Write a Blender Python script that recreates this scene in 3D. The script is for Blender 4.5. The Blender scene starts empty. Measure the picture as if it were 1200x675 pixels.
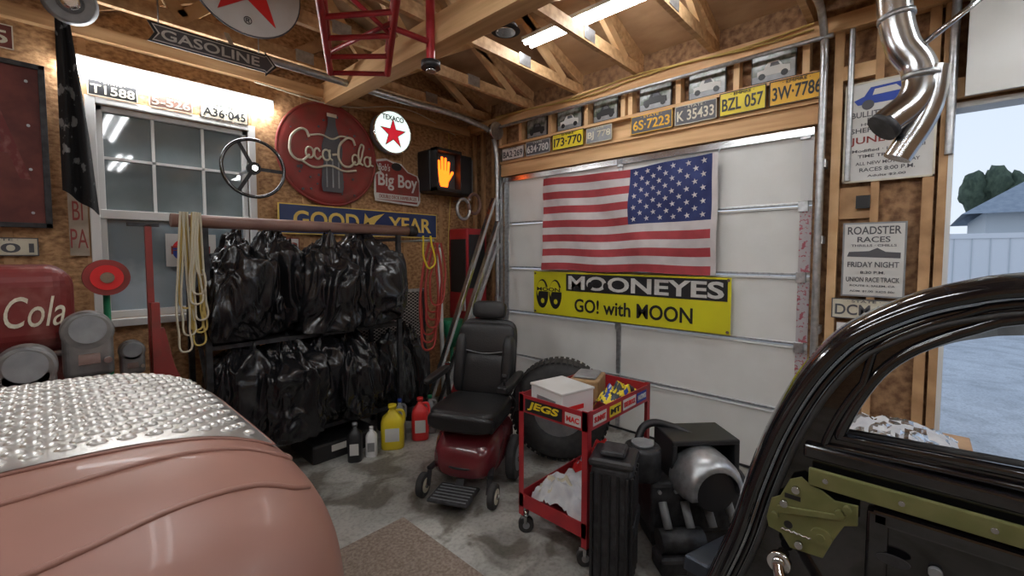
import bpy, bmesh, math, random
from math import sin, cos, pi, radians
from mathutils import Vector, Matrix, noise
random.seed(7)
S=bpy.context.scene
col=S.collection
# ------------------------------------------------------------------ materials
def mat(name,c,rough=.5,metal=0,c2=None,scale=8,bump=0,bscale=None,emit=0,stretch=(1,1,1),coat=0,detail=4,lo=.35,hi=.65,spec=.5,ridged=False):
    m=bpy.data.materials.new(name); m.use_nodes=True
    nt=m.node_tree; b=nt.nodes['Principled BSDF']
    c=tuple(c)+(1,)
    b.inputs['Base Color'].default_value=c
    b.inputs['Roughness'].default_value=rough
    b.inputs['Metallic'].default_value=metal
    b.inputs['Coat Weight'].default_value=coat
    b.inputs['Specular IOR Level'].default_value=spec
    if emit:
        b.inputs['Emission Color'].default_value=c
        b.inputs['Emission Strength'].default_value=emit
    if c2 or bump:
        tc=nt.nodes.new('ShaderNodeTexCoord'); mp=nt.nodes.new('ShaderNodeMapping')
        mp.inputs['Scale'].default_value=stretch
        nt.links.new(tc.outputs['Object'],mp.inputs['Vector'])
    if c2:
        n=nt.nodes.new('ShaderNodeTexNoise'); n.inputs['Scale'].default_value=scale; n.inputs['Detail'].default_value=detail
        nt.links.new(mp.outputs[0],n.inputs['Vector'])
        r=nt.nodes.new('ShaderNodeValToRGB'); r.color_ramp.elements[0].position=lo; r.color_ramp.elements[1].position=hi
        r.color_ramp.elements[0].color=c; r.color_ramp.elements[1].color=tuple(c2)+(1,)
        nt.links.new(n.outputs['Fac'],r.inputs['Fac']); nt.links.new(r.outputs['Color'],b.inputs['Base Color'])
        if emit: nt.links.new(r.outputs['Color'],b.inputs['Emission Color'])
    if bump:
        n2=nt.nodes.new('ShaderNodeTexNoise'); n2.inputs['Scale'].default_value=bscale or scale; n2.inputs['Detail'].default_value=3 if ridged else 6
        if ridged: n2.noise_type='RIDGED_MULTIFRACTAL'
        nt.links.new(mp.outputs[0],n2.inputs['Vector'])
        bp=nt.nodes.new('ShaderNodeBump'); bp.inputs['Strength'].default_value=bump; bp.inputs['Distance'].default_value=.02
        nt.links.new(n2.outputs['Fac'],bp.inputs['Height']); nt.links.new(bp.outputs[0],b.inputs['Normal'])
    return m
M={}
M['osb']=mat('osb_board',(.26,.13,.055),.75,c2=(.57,.34,.165),scale=26,bump=.3,detail=6,stretch=(1,1,1.6))
M['osbd']=mat('osb_dark',(.16,.08,.04),.8,c2=(.38,.22,.11),scale=22,bump=.3,detail=6)
M['wood']=mat('pine_lumber',(.55,.32,.145),.6,c2=(.74,.49,.26),scale=5,stretch=(1,1,1),bump=.1,detail=5)
M['wood2']=mat('pine_lumber_dark',(.36,.20,.09),.65,c2=(.56,.34,.17),scale=6,bump=.1)
M['woodx']=mat('pine_lumber_grain_x',(.46,.26,.115),.6,c2=(.68,.44,.23),scale=7,stretch=(.25,3,3),bump=.1,detail=6)
M['woody']=mat('pine_lumber_grain_y',(.54,.30,.13),.6,c2=(.76,.49,.25),scale=6,stretch=(3,.2,3),bump=.1,detail=6)
M['ply']=mat('roof_plywood',(.35,.20,.10),.8,c2=(.53,.34,.19),scale=3,stretch=(2,.7,1))
M['door']=mat('white_door_panel',(.80,.81,.79),.5,c2=(.69,.69,.66),scale=2.2,bump=.03,bscale=60,detail=8,lo=.4,hi=.75)
M['trimw']=mat('white_trim',(.75,.76,.75),.5)
M['galv']=mat('galvanized_steel',(.42,.44,.46),.38,.85,c2=(.6,.62,.64),scale=30)
M['steel']=mat('bright_steel',(.62,.63,.64),.22,1,c2=(.5,.51,.52),scale=10)
M['alu']=mat('brushed_aluminium',(.74,.72,.69),.34,.85,c2=(.62,.60,.57),scale=14)
M['chrome']=mat('chrome',(.8,.8,.8),.12,1)
M['black']=mat('black_plastic',(.015,.015,.017),.45)
M['blackg']=mat('gloss_black_paint',(.006,.006,.008),.13,coat=1,c2=(.012,.012,.014),scale=12)
M['blackm']=mat('black_iron',(.02,.02,.022),.5,.3,c2=(.05,.05,.055),scale=20,bump=.15)
M['bag']=mat('black_trash_bag',(.010,.010,.012),.24,bump=.45,bscale=6,c2=(.016,.016,.018),scale=6,spec=.65,ridged=True)
M['leather']=mat('black_leather',(.015,.015,.016),.38,bump=.15,bscale=120)
M['rubber']=mat('tire_rubber',(.025,.025,.026),.7,c2=(.042,.041,.04),scale=20)
M['maroon']=mat('maroon_plastic',(.13,.014,.02),.25,coat=.6,c2=(.16,.02,.026),scale=5)
M['red']=mat('red_enamel',(.42,.025,.03),.35,c2=(.33,.02,.03),scale=10)
M['redb']=mat('bright_red_plastic',(.7,.03,.03),.35)
M['redold']=mat('weathered_red_enamel',(.29,.035,.03),.5,c2=(.17,.05,.035),scale=7,detail=8,lo=.45,hi=.75,bump=.05)
M['redrust']=mat('rusty_red_panel',(.10,.018,.014),.6,c2=(.17,.035,.025),scale=9,detail=8)
M['cooler']=mat('faded_red_cooler',(.17,.018,.016),.5,c2=(.26,.09,.075),scale=11,detail=9,lo=.5,hi=.72)
M['pink']=mat('primer_pink_body',(.335,.165,.128),.42,c2=(.30,.15,.115),scale=3,coat=.06)
M['pinkd']=mat('primer_seam',(.26,.12,.09),.45)
M['yel']=mat('yellow_enamel',(.78,.62,.02),.45,c2=(.70,.54,.03),scale=6)
M['banner']=mat('yellow_vinyl',(.70,.66,.02),.4,c2=(.64,.60,.02),scale=3)
M['orange']=mat('yellow_orange_plate',(.80,.45,.02),.45,c2=(.72,.38,.03),scale=12)
M['navy']=mat('navy_enamel',(.012,.03,.12),.3,c2=(.02,.045,.16),scale=5)
M['gold']=mat('gold_letter',(.85,.62,.14),.45)
M['cream']=mat('cream_enamel',(.72,.68,.55),.5,c2=(.60,.55,.42),scale=10)
M['paper']=mat('poster_paper',(.68,.68,.66),.6,c2=(.60,.59,.56),scale=5)
M['agedboard']=mat('aged_painted_board',(.30,.25,.19),.7,c2=(.45,.38,.30),scale=9)
M['graydark']=mat('dark_grey_print',(.09,.09,.10),.6)
M['gray']=mat('grey_paint',(.22,.23,.24),.45,.2,c2=(.30,.31,.32),scale=12)
M['graymeter']=mat('parking_meter_grey',(.13,.13,.13),.4,.5,c2=(.24,.23,.22),scale=10)
M['green']=mat('green_plastic',(.01,.20,.09),.4)
M['olive']=mat('olive_zinc_primer',(.145,.155,.055),.45,.1,c2=(.19,.19,.075),scale=18,bump=.05)
M['brownpipe']=mat('brown_tube',(.20,.11,.09),.4,c2=(.26,.15,.12),scale=6)
M['blue']=mat('blue_print',(.02,.06,.35),.5)
M['fred']=mat('flag_red_cloth',(.42,.055,.065),.8,c2=(.34,.045,.055),scale=10)
M['fwhite']=mat('flag_white_cloth',(.66,.62,.62),.8,c2=(.57,.53,.53),scale=8)
M['fblue']=mat('flag_blue_cloth',(.02,.03,.12),.8,c2=(.03,.045,.16),scale=10)
M['tube']=mat('fluorescent_tube',(.97,.985,1),emit=31)
M['starlit']=mat('lit_white_globe',(.80,.95,.90),emit=1.1)
M['starred']=mat('lit_red_star',(.75,.02,.04),emit=.6)
M['handlit']=mat('lit_orange_hand',(1,.13,.008),emit=3.6)
M['glass']=mat('window_glass_upper',(.25,.30,.32),.04,spec=.9,c2=(.15,.19,.20),scale=2)  # pale base colour stands in for reflections in the upper pane
M['glassl']=mat('window_glass_lower',(.20,.26,.30),.05,spec=.9,c2=(.45,.55,.62),scale=1.6,lo=.45,hi=.6)  # bluish-white patches paint sky brightness into the lower pane
M['rope']=mat('yellow_rope',(.55,.40,.12),.8)
M['ropew']=mat('pale_cord',(.6,.55,.42),.8)
M['hose']=mat('red_rubber_hose',(.42,.05,.04),.5)
M['rag']=mat('white_rag',(.70,.70,.70),.9,c2=(.55,.56,.6),scale=14)
M['cloth']=mat('black_flag_cloth',(.012,.012,.013),.9,c2=(.22,.22,.22),scale=13,lo=.60,hi=.64)
M['fence']=mat('white_vinyl_fence',(.74,.75,.77),.5)
M['roofing']=mat('grey_shingles',(.22,.26,.31),.8,c2=(.28,.32,.37),scale=6)
M['siding']=mat('pale_siding',(.55,.58,.60),.7)
M['leaf']=mat('tree_foliage',(.04,.06,.04),.9,c2=(.08,.11,.07),scale=3)
M['chassis']=mat('blue_grey_frame',(.07,.085,.11),.35,.5,c2=(.05,.06,.08),scale=9)
M['photo']=mat('framed_photo_print',(.10,.12,.09),.25,c2=(.30,.31,.29),scale=12,detail=5,lo=.45,hi=.6)
M['cardb']=mat('wood_block',(.32,.19,.09),.7,c2=(.42,.27,.14),scale=20)
M['tape']=mat('speckled_tape',(.50,.47,.49),.5,c2=(.40,.10,.13),scale=40,lo=.55,hi=.6)
M['mat']=mat('brown_floor_mat',(.20,.15,.115),.95,c2=(.33,.265,.215),scale=60,bump=.3,bscale=150,detail=8)
def concrete(name,a,b_,dk,rough):
    m=bpy.data.materials.new(name); m.use_nodes=True; nt=m.node_tree; b=nt.nodes['Principled BSDF']
    tc=nt.nodes.new('ShaderNodeTexCoord')
    def ns(sc,det,lo,hi,c0,c1,dist=0):
        n=nt.nodes.new('ShaderNodeTexNoise'); n.inputs['Scale'].default_value=sc; n.inputs['Detail'].default_value=det
        n.inputs['Distortion'].default_value=dist
        nt.links.new(tc.outputs['Object'],n.inputs['Vector'])
        r=nt.nodes.new('ShaderNodeValToRGB'); r.color_ramp.elements[0].position=lo; r.color_ramp.elements[1].position=hi
        r.color_ramp.elements[0].color=tuple(c0)+(1,); r.color_ramp.elements[1].color=tuple(c1)+(1,)
        nt.links.new(n.outputs['Fac'],r.inputs['Fac']); return r,n
    r1,n1=ns(1.7,9,.35,.65,a,b_,.6)
    r2,n2=ns(3.4,11,.39,.53,dk,(1,1,1),1.0)
    r3,n3=ns(45,8,.3,.55,(.72,.72,.72),(1,1,1))
    mx=nt.nodes.new('ShaderNodeMix'); mx.data_type='RGBA'; mx.blend_type='MULTIPLY'; mx.inputs[0].default_value=1
    mx2=nt.nodes.new('ShaderNodeMix'); mx2.data_type='RGBA'; mx2.blend_type='MULTIPLY'; mx2.inputs[0].default_value=1
    nt.links.new(r1.outputs[0],mx.inputs[6]); nt.links.new(r2.outputs[0],mx.inputs[7])
    nt.links.new(mx.outputs[2],mx2.inputs[6]); nt.links.new(r3.outputs[0],mx2.inputs[7])
    nt.links.new(mx2.outputs[2],b.inputs['Base Color'])
    b.inputs['Roughness'].default_value=rough
    bp=nt.nodes.new('ShaderNodeBump'); bp.inputs['Strength'].default_value=.15; bp.inputs['Distance'].default_value=.01
    nt.links.new(n3.outputs['Fac'],bp.inputs['Height']); nt.links.new(bp.outputs[0],b.inputs['Normal'])
    return m
M['floor']=concrete('stained_concrete',(.33,.325,.30),(.52,.51,.47),(.42,.39,.35),.42)
M['drive']=concrete('driveway_concrete',(.46,.48,.50),(.56,.58,.60),(.85,.85,.85),.7)
def expanded():
    m=mat('expanded_metal',(.035,.035,.037),.5,.3)
    nt=m.node_tree; b=nt.nodes['Principled BSDF']
    tc=nt.nodes.new('ShaderNodeTexCoord'); mp=nt.nodes.new('ShaderNodeMapping'); mp.inputs['Scale'].default_value=(26,26,42)
    mp.inputs['Rotation'].default_value=(0,radians(45),0)
    ck=nt.nodes.new('ShaderNodeTexVoronoi'); ck.inputs['Scale'].default_value=1; ck.inputs['Randomness'].default_value=0
    r=nt.nodes.new('ShaderNodeValToRGB'); r.color_ramp.elements[0].position=.38; r.color_ramp.elements[1].position=.46
    r.color_ramp.elements[0].color=(.010,.010,.010,1); r.color_ramp.elements[1].color=(.40,.37,.35,1)
    nt.links.new(tc.outputs['Object'],mp.inputs[0]); nt.links.new(mp.outputs[0],ck.inputs['Vector'])
    nt.links.new(ck.outputs['Distance'],r.inputs[0]); nt.links.new(r.outputs[0],b.inputs['Base Color'])
    return m
M['mesh']=expanded()
# ------------------------------------------------------------------ helpers
def link(o,parent=None):
    col.objects.link(o)
    if parent: o.parent=parent
    return o
def grp(name,loc=(0,0,0),rot=(0,0,0)):
    e=bpy.data.objects.new(name,None); e.empty_display_size=.1; e.location=loc; e.rotation_euler=rot
    return link(e)
def sub(name,parent,loc,rot):
    e=bpy.data.objects.new(name,None); link(e,parent); e.location=loc; e.rotation_euler=rot; return e
def m2o(name,bm,m,parent=None,smooth=False,bevel=0,seg=2):
    me=bpy.data.meshes.new(name); bm.to_mesh(me); bm.free()
    ms=m if isinstance(m,(list,tuple)) else [m]
    for k in ms: me.materials.append(k if not isinstance(k,str) else M[k])
    if smooth:
        for p in me.polygons: p.use_smooth=True
    o=bpy.data.objects.new(name,me); link(o,parent)
    if bevel:
        b=o.modifiers.new('bev','BEVEL'); b.width=bevel; b.segments=seg; b.limit_method='ANGLE'; b.angle_limit=radians(40)
    return o
def box(name,lo,hi,m,parent=None,bevel=0,rot=None,seg=2,smooth=False):
    c=[(a+b)/2 for a,b in zip(lo,hi)]; d=[abs(b-a) for a,b in zip(lo,hi)]
    bm=bmesh.new(); bmesh.ops.create_cube(bm,size=1)
    for v in bm.verts: v.co=Vector([v.co[i]*d[i] for i in range(3)])
    o=m2o(name,bm,m,parent,smooth,bevel,seg); o.location=c
    if rot: o.rotation_euler=rot
    return o
def bar(name,p0,p1,w,t,m,parent=None,bevel=0,up=(0,0,1)):
    p0=Vector(p0);p1=Vector(p1); d=p1-p0; L=d.length; z=d.normalized()
    x=Vector(up).cross(z)
    if x.length<1e-3: x=Vector((1,0,0)).cross(z)
    x.normalize(); y=z.cross(x)
    bm=bmesh.new(); bmesh.ops.create_cube(bm,size=1)
    for v in bm.verts: v.co=Vector((v.co.x*w,v.co.y*t,v.co.z*L))
    o=m2o(name,bm,m,parent,False,bevel)
    R=Matrix((x,y,z)).transposed().to_4x4(); R.translation=(p0+p1)/2
    o.matrix_local=R; return o
def cyl(name,p0,p1,r,m,parent=None,r2=None,seg=32,bevel=0):
    p0=Vector(p0);p1=Vector(p1); d=p1-p0; L=d.length
    bm=bmesh.new(); bmesh.ops.create_cone(bm,cap_ends=True,segments=seg,radius1=r,radius2=r if r2 is None else r2,depth=L)
    o=m2o(name,bm,m,parent,False,bevel)
    for p in o.data.polygons: p.use_smooth=len(p.vertices)==4
    q=d.to_track_quat('Z','Y'); R=q.to_matrix().to_4x4(); R.translation=(p0+p1)/2; o.matrix_local=R
    return o
def curve(name,pts,r,m,parent=None,cyc=False,smooth=True,radii=None,res=8,bres=5):
    cu=bpy.data.curves.new(name,'CURVE'); cu.dimensions='3D'; cu.bevel_depth=r; cu.bevel_resolution=bres; cu.use_fill_caps=True
    cu.resolution_u=res
    if smooth:
        sp=cu.splines.new('BEZIER'); sp.bezier_points.add(len(pts)-1)
        for i,(bp,p) in enumerate(zip(sp.bezier_points,pts)):
            bp.co=p; bp.handle_left_type='AUTO'; bp.handle_right_type='AUTO'
            if radii: bp.radius=radii[i]
    else:
        sp=cu.splines.new('POLY'); sp.points.add(len(pts)-1)
        for i,(bp,p) in enumerate(zip(sp.points,pts)):
            bp.co=tuple(p)+(1,)
            if radii: bp.radius=radii[i]
    sp.use_cyclic_u=cyc
    cu.materials.append(M[m] if isinstance(m,str) else m)
    o=bpy.data.objects.new(name,cu); return link(o,parent)
def poly(name,pts,m,parent=None,z=0,d=.004,bevel=0):
    bm=bmesh.new(); vs=[bm.verts.new((x,y,z)) for x,y in pts]
    f=bm.faces.new(vs); bm.normal_update()
    if f.normal.z>0: f.normal_flip()
    r=bmesh.ops.extrude_face_region(bm,geom=[f]); 
    for v in [g for g in r['geom'] if isinstance(g,bmesh.types.BMVert)]: v.co.z+=d
    bmesh.ops.recalc_face_normals(bm,faces=bm.faces)
    return m2o(name,bm,m,parent,False,bevel)
def circ(cx,cy,r,n=48,ry=None,a0=0,a1=2*pi):
    ry=r if ry is None else ry
    full=abs(a1-a0-2*pi)<1e-6
    return [(cx+r*cos(a0+(a1-a0)*i/(n if full else n-1)),cy+ry*sin(a0+(a1-a0)*i/(n if full else n-1))) for i in range(n)]
def starp(cx,cy,R,rot=pi/2,k=.382):
    return [(cx+(R if i%2==0 else R*k)*cos(rot+i*pi/5),cy+(R if i%2==0 else R*k)*sin(rot+i*pi/5)) for i in range(10)]
def rect(x0,y0,x1,y1): return [(x0,y0),(x1,y0),(x1,y1),(x0,y1)]
def text(name,s,cx,cy,w,h,m,parent=None,z=.006,ex=.0015,shear=0,off=0,rot=0):
    cu=bpy.data.curves.new(name,'FONT'); cu.body=s; cu.align_x='CENTER'; cu.align_y='CENTER'; cu.extrude=ex; cu.shear=shear; cu.offset=off
    cu.size=1; cu.resolution_u=4
    cu.materials.append(M[m] if isinstance(m,str) else m)
    o=bpy.data.objects.new(name,cu); link(o,parent)
    bpy.context.view_layer.update()
    bb=[Vector(b) for b in o.bound_box]; x0=min(b.x for b in bb);x1=max(b.x for b in bb);y0=min(b.y for b in bb);y1=max(b.y for b in bb)
    sx=w/max(x1-x0,1e-3); sy=h/max(y1-y0,1e-3)
    o.scale=(sx,sy,1)
    ox=-(x0+x1)/2*sx; oy=-(y0+y1)/2*sy
    o.location=(cx+ox*cos(rot)-oy*sin(rot),cy+ox*sin(rot)+oy*cos(rot),z); o.rotation_euler=(0,0,rot)
    return o
YN=4.0; XE=3.6
RN=(radians(90),0,0); RE=(radians(90),0,radians(-90))
def onN(name,x,z,off=.01): return grp(name,(x,YN-off,z),RN)
def onE(name,y,z,off=.01): return grp(name,(XE-off,y,z),RE)
# ------------------------------------------------------------------ room
X0,X1,Y0,Y1=-3.0,XE,-3.6,YN
box('floor',(X0-.1,Y0-.1,-.1),(X1+.12,Y1+.12,0),'floor')
wx0,wx1,wz0,wz1=.27,1.16,1.19,2.62
def holewall(name,axis,a0,a1,z0,z1,holes,p0,p1,m):
    bm=bmesh.new()
    def add(a,b,c,d):
        if b-a<1e-4 or d-c<1e-4: return
        g=bmesh.ops.create_cube(bm,size=1)['verts']
        for v in g:
            A=a+(v.co.x+.5)*(b-a); P=p0+(v.co.y+.5)*(p1-p0); Z=c+(v.co.z+.5)*(d-c)
            v.co=(A,P,Z) if axis=='x' else (P,A,Z)
    cur=a0
    for h in sorted(holes):
        add(cur,h[0],z0,z1); add(h[0],h[1],z0,h[2]); add(h[0],h[1],h[3],z1); cur=h[1]
    add(cur,a1,z0,z1)
    bmesh.ops.recalc_face_normals(bm,faces=bm.faces)
    return m2o(name,bm,m)
holewall('wall_north','x',X0,X1+.1,0,5.2,[(wx0,wx1,wz0,wz1)],YN,YN+.12,'osb')
DY0,DY1,DZ=.55,3.47,2.46
OY0,OY1,OZ=-3.0,-.12,2.46
holewall('wall_east','y',Y0,Y1,0,3.35,[(OY0,OY1,0,OZ),(DY0,DY1,0,DZ)],XE,XE+.12,'osbd')
box('wall_west',(X0-.12,Y0,0),(X0,Y1,5.2),'osb')
box('wall_south',(X0,Y0-.12,0),(X1,Y0,5.2),'osb')
sl=.33
def rz(x): return 3.36+(XE-x)*sl
bm=bmesh.new()
vs=[bm.verts.new(p) for p in [(XE+.6,Y0-.3,rz(XE+.6)),(XE+.6,Y1+.3,rz(XE+.6)),(-1,Y1+.3,rz(-1)),(-1,Y0-.3,rz(-1)),(X0-.3,Y1+.3,rz(-1)-.7),(X0-.3,Y0-.3,rz(-1)-.7)]]
bm.faces.new(vs[:4]); bm.faces.new([vs[3],vs[2],vs[4],vs[5]])
bmesh.ops.recalc_face_normals(bm,faces=bm.faces)
o=m2o('ceiling',bm,'ply'); sm=o.modifiers.new('s','SOLIDIFY'); sm.thickness=.02
ys=[3.70,3.06,2.44,1.82,1.20,.58,-.04,-.66,-1.28,-1.9,-2.5]
for i,y in enumerate(ys):
    tr=grp('roof_truss')
    bar('bottom_chord',(X0,y,3.2),(XE,y,3.2),.04,.09,'woodx',tr,up=(0,0,1))
    bar('top_chord',(-1,y,rz(-1)-.07),(XE,y,rz(XE)-.07),.04,.10,'woodx',tr,up=(0,0,1))
    zz=[3.3,2.75,2.15,1.5,.7,-.2]
    for k in range(len(zz)-1):
        a,b=zz[k],zz[k+1]
        if k%2==0: bar('web_%d'%k,(a,y,3.22),(b,y,rz(b)-.08),.04,.08,'wood',tr)
        else: bar('web_%d'%k,(a,y,rz(a)-.08),(b,y,3.22),.04,.08,'wood',tr)
    for xx in (2.75,1.5): box('gusset_%d'%int(xx*10),(xx-.07,y-.024,3.17),(xx+.07,y+.024,3.26),'galv',tr)
box('ceiling_beam',(1.76,Y0,2.97),(1.90,YN,3.155),'woody')
TN=[0]
def tim(lo,hi,m,bevel=0):
    TN[0]+=1; return box('trim_%d'%TN[0],lo,hi,m,bevel=bevel)  # wall framing: studs, plates, headers and blocking, plus white trim of the opening
for k,x in enumerate([-.14,.22,1.21,1.60,2.05,2.62,3.10,3.5]): tim((x-.02,YN-.012,0),(x+.02,YN+.002,3.02),'wood2')
tim((X0,YN-.06,3.02),(XE-.1,YN,3.10),'woodx')
for k,(a,b) in enumerate([((.1,3.15),(1.3,3.75)),((1.3,3.15),(2.1,3.75)),((2.1,3.15),(2.7,3.6))]):
    TN[0]+=1; bar('trim_%d'%TN[0],(a[0],YN-.04,a[1]),(b[0],YN-.04,b[1]),.04,.09,'wood2')
hy0,hy1=.52,3.48
tim((XE-.05,hy0,2.50),(XE,hy1,2.63),'woody'); tim((XE-.075,hy0,2.63),(XE,hy1,2.655),'woody'); tim((XE-.03,hy0,2.655),(XE,hy1,2.81),'woody')
tim((XE-.09,hy0,2.81),(XE,hy1,2.835),'woody'); tim((XE-.09,Y0,3.05),(XE,Y1,3.15),'woody')
for k,y in enumerate([3.46,3.16,2.76,2.33,1.95,1.88,1.46,1.03,.60]): tim((XE-.085,y-.02,2.835),(XE,y+.02,3.05),'wood')
for k,(y,w) in enumerate([(.425,.05),(.22,.04),(-.02,.05),(-.085,.05)]): tim((XE-.05,y-w/2,0),(XE,y+w/2,3.05),'wood2' if k else 'wood')
tim((XE-.05,.24,2.74),(XE,.40,2.83),'wood'); tim((XE-.03,.24,1.86),(XE,.40,2.06),'wood2'); tim((XE-.05,-3.1,2.51),(XE,-.12,2.62),'wood')
box('electrical_box',(XE-.07,.24,1.92),(XE-.03,.31,2.0),'black')
for k,y in enumerate([3.62,3.8,3.95]): tim((XE-.04,y-.02,0),(XE,y+.02,3.05),'wood2')
tim((XE-.055,OY1,0),(XE+.14,OY1+.022,OZ),'trimw'); tim((XE-.02,OY0,OZ),(XE+.14,OY1,OZ+.03),'trimw')
# ------------------------------------------------------------------ window
w=grp('window_1',(0,0,0))
fr=.05
yw=YN-.03
for n,lo,hi in [('frame_l',(wx0-fr,yw,wz0-fr),(wx0,YN+.1,wz1+.04)),('frame_r',(wx1,yw,wz0-fr),(wx1+fr,YN+.1,wz1+.04)),
    ('frame_t',(wx0,yw,wz1),(wx1,YN+.1,wz1+.04)),('frame_b',(wx0,yw-.03,wz0-fr),(wx1,YN+.1,wz0)),
    ('meeting_rail',(wx0,YN,1.87),(wx1,YN+.06,1.93)),('sash_l',(wx0,YN+.02,wz0),(wx0+.035,YN+.06,wz1)),('sash_r',(wx1-.035,YN+.02,wz0),(wx1,YN+.06,wz1)),
    ('sash_t',(wx0,YN+.02,wz1-.035),(wx1,YN+.06,wz1)),('sash_b',(wx0,YN+.02,wz0),(wx1,YN+.06,wz0+.05))]:
    box(n,lo,hi,'trimw',w,bevel=.004)
for k in (1,2):
    xx=wx0+(wx1-wx0)*k/3
    box('muntin_v%d'%k,(xx-.009,YN+.03,1.93),(xx+.009,YN+.05,wz1),'trimw',w)
box('muntin_h',(wx0,YN+.03,2.27),(wx1,YN+.05,2.288),'trimw',w)
box('pane_upper',(wx0,YN+.055,1.9),(wx1,YN+.065,wz1),'glass',w)
box('pane_lower',(wx0,YN+.055,wz0),(wx1,YN+.065,1.9),'glassl',w)
# ------------------------------------------------------------------ garage door
g=grp('door_1',(0,0,0))
n=5; hh=DZ/n
for k in range(n):
    box('section_%d'%k,(XE+.01,DY0,k*hh+.004),(XE+.05,DY1,(k+1)*hh-.004),'door',g,bevel=.004)
    box('section_top_rib_%d'%k,(XE-.004,DY0,(k+1)*hh-.022),(XE+.01,DY1,(k+1)*hh-.006),'trimw',g,bevel=.003)
    box('section_bottom_rib_%d'%k,(XE-.004,DY0,k*hh+.006),(XE+.01,DY1,k*hh+.022),'galv' if k else 'black',g,bevel=.003)
    box('stile_edge_r_%d'%k,(XE-.006,DY0,k*hh+.03),(XE+.01,DY0+.07,(k+1)*hh-.03),'tape' if k<4 else 'trimw',g)
    box('stile_edge_l_%d'%k,(XE-.006,DY1-.06,k*hh+.03),(XE+.01,DY1,(k+1)*hh-.03),'galv',g)
    box('stile_mid_%d'%k,(XE-.006,1.99,k*hh+.03),(XE+.01,2.03,(k+1)*hh-.03),'galv',g)
    for y in (DY0+.05,2.01,DY1-.05):
        box('hinge_%d_%d'%(k,int(y*10)),(XE-.02,y-.03,(k+1)*hh-.045),(XE-.004,y+.03,(k+1)*hh+.03),'galv',g,bevel=.003)
box('top_seal',(XE-.02,DY0,DZ-.02),(XE+.01,DY1,DZ+.03),'steel',g)
t=grp('garage_door_track')
def track(nm,y,zt):
    box(nm+'_angle',(XE-.05,y-.012,0),(XE-.0,y+.02,zt),'galv',t)
    curve(nm+'_rail',[(XE-.09,y,0.02),(XE-.09,y,zt-.3)],.022,'galv',t,smooth=False)
track('left',3.50,2.9)
curve('left_curve',[(XE-.09,3.5,2.5),(XE-.10,3.5,2.75),(XE-.18,3.5,2.95),(XE-.45,3.5,3.02),(2.2,3.5,3.03),(.85,3.5,3.04)],.028,'galv',t)
bar('left_hanger',(.95,3.5,3.03),(.95,3.66,3.2),.03,.005,'galv',t)
cyl('torsion_tube',(XE-.13,.45,3.02),(XE-.13,3.6,3.02),.014,'galv',t)
cyl('cable_drum',(XE-.16,3.44,2.98),(XE-.16,3.50,2.98),.085,'steel',t)
cyl('cable_drum_rim',(XE-.16,3.43,2.98),(XE-.16,3.442,2.98),.095,'galv',t)
for z in (.5,1.1,1.7,2.2): box('bracket_l%d'%int(z*10),(XE-.1,3.49,z),(XE,3.53,z+.05),'galv',t)
t=grp('garage_door_track')
track('right',.50,3.1)
curve('right_curve',[(XE-.09,.5,2.75),(XE-.11,.5,3.0),(XE-.25,.5,3.13),(XE-.5,.5,3.14),(-1,.5,3.14)],.022,'galv',t)
for z in (.5,1.1,1.7,2.2): box('bracket_r%d'%int(z*10),(XE-.1,.47,z),(XE,.52,z+.05),'galv',t)
curve('angle_hanger',[(XE-.06,.36,3.1),(XE-.06,.36,2.1)],.016,'galv',t,smooth=False)
g2=grp('door_2')
for k,(xa,za,xb,zb) in enumerate([(3.50,2.50,3.44,2.98),(3.42,3.0,3.10,3.13),(3.08,3.13,2.5,3.14)]):
    bar('raised_section_%d'%k,(xa,(OY0+OY1)/2,za),(xb,(OY0+OY1)/2,zb),OY1-OY0-.06,.04,'door',g2,up=(0.2,0,1) if k==0 else (0,0,1))
curve('raised_track',[(XE-.06,-.1,2.2),(XE-.07,-.1,2.5),(XE-.12,-.1,2.95),(XE-.4,-.1,3.1),(1,-.1,3.12)],.02,'galv',g2)
# ------------------------------------------------------------------ lights
def fixture(name,p0,p1,w=.12):
    e=grp(name); p0=Vector(p0);p1=Vector(p1)
    bar('housing',p0,p1,w,.03,'trimw',e,up=(0,0,1))
    d=(p1-p0).normalized(); s=d.cross(Vector((0,0,1)))
    for k,q in enumerate((-.3,.3)):
        o=s*w*q-Vector((0,0,.028))
        cyl('lamp_tube_%d'%k,p0+o+d*.02,p1+o-d*.02,.017,'tube',e,seg=12)
    return e
fixture('ceiling_light',(2.72,.90,3.34),(2.72,2.38,3.34))
e=grp('wall_tube_light')
box('housing',(.12,YN-.07,2.84),(1.34,YN,2.89),'trimw',e)
box('lens',(.13,YN-.10,2.775),(1.33,YN-.02,2.845),'tube',e,bevel=.01)
fixture('ceiling_light',(.6,1.9,3.12),(.6,.4,3.12),.2)  # out-of-view fixtures from here on are added as fill light
fixture('ceiling_light',(.9,-.6,3.12),(.9,-2.2,3.12),.2)  # unseen fill added behind the camera
fixture('ceiling_light',(-1.2,2.6,3.12),(-1.2,1.0,3.12),.2)  # unseen fill added off to the left
fixture('ceiling_light',(-1.2,-.4,3.12),(-1.2,-2.0,3.12),.2)  # another unseen fill, added at the rear
fixture('ceiling_light',(2.6,-.5,3.12),(2.6,-1.9,3.12),.15)  # unseen fill added off to the right
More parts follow.
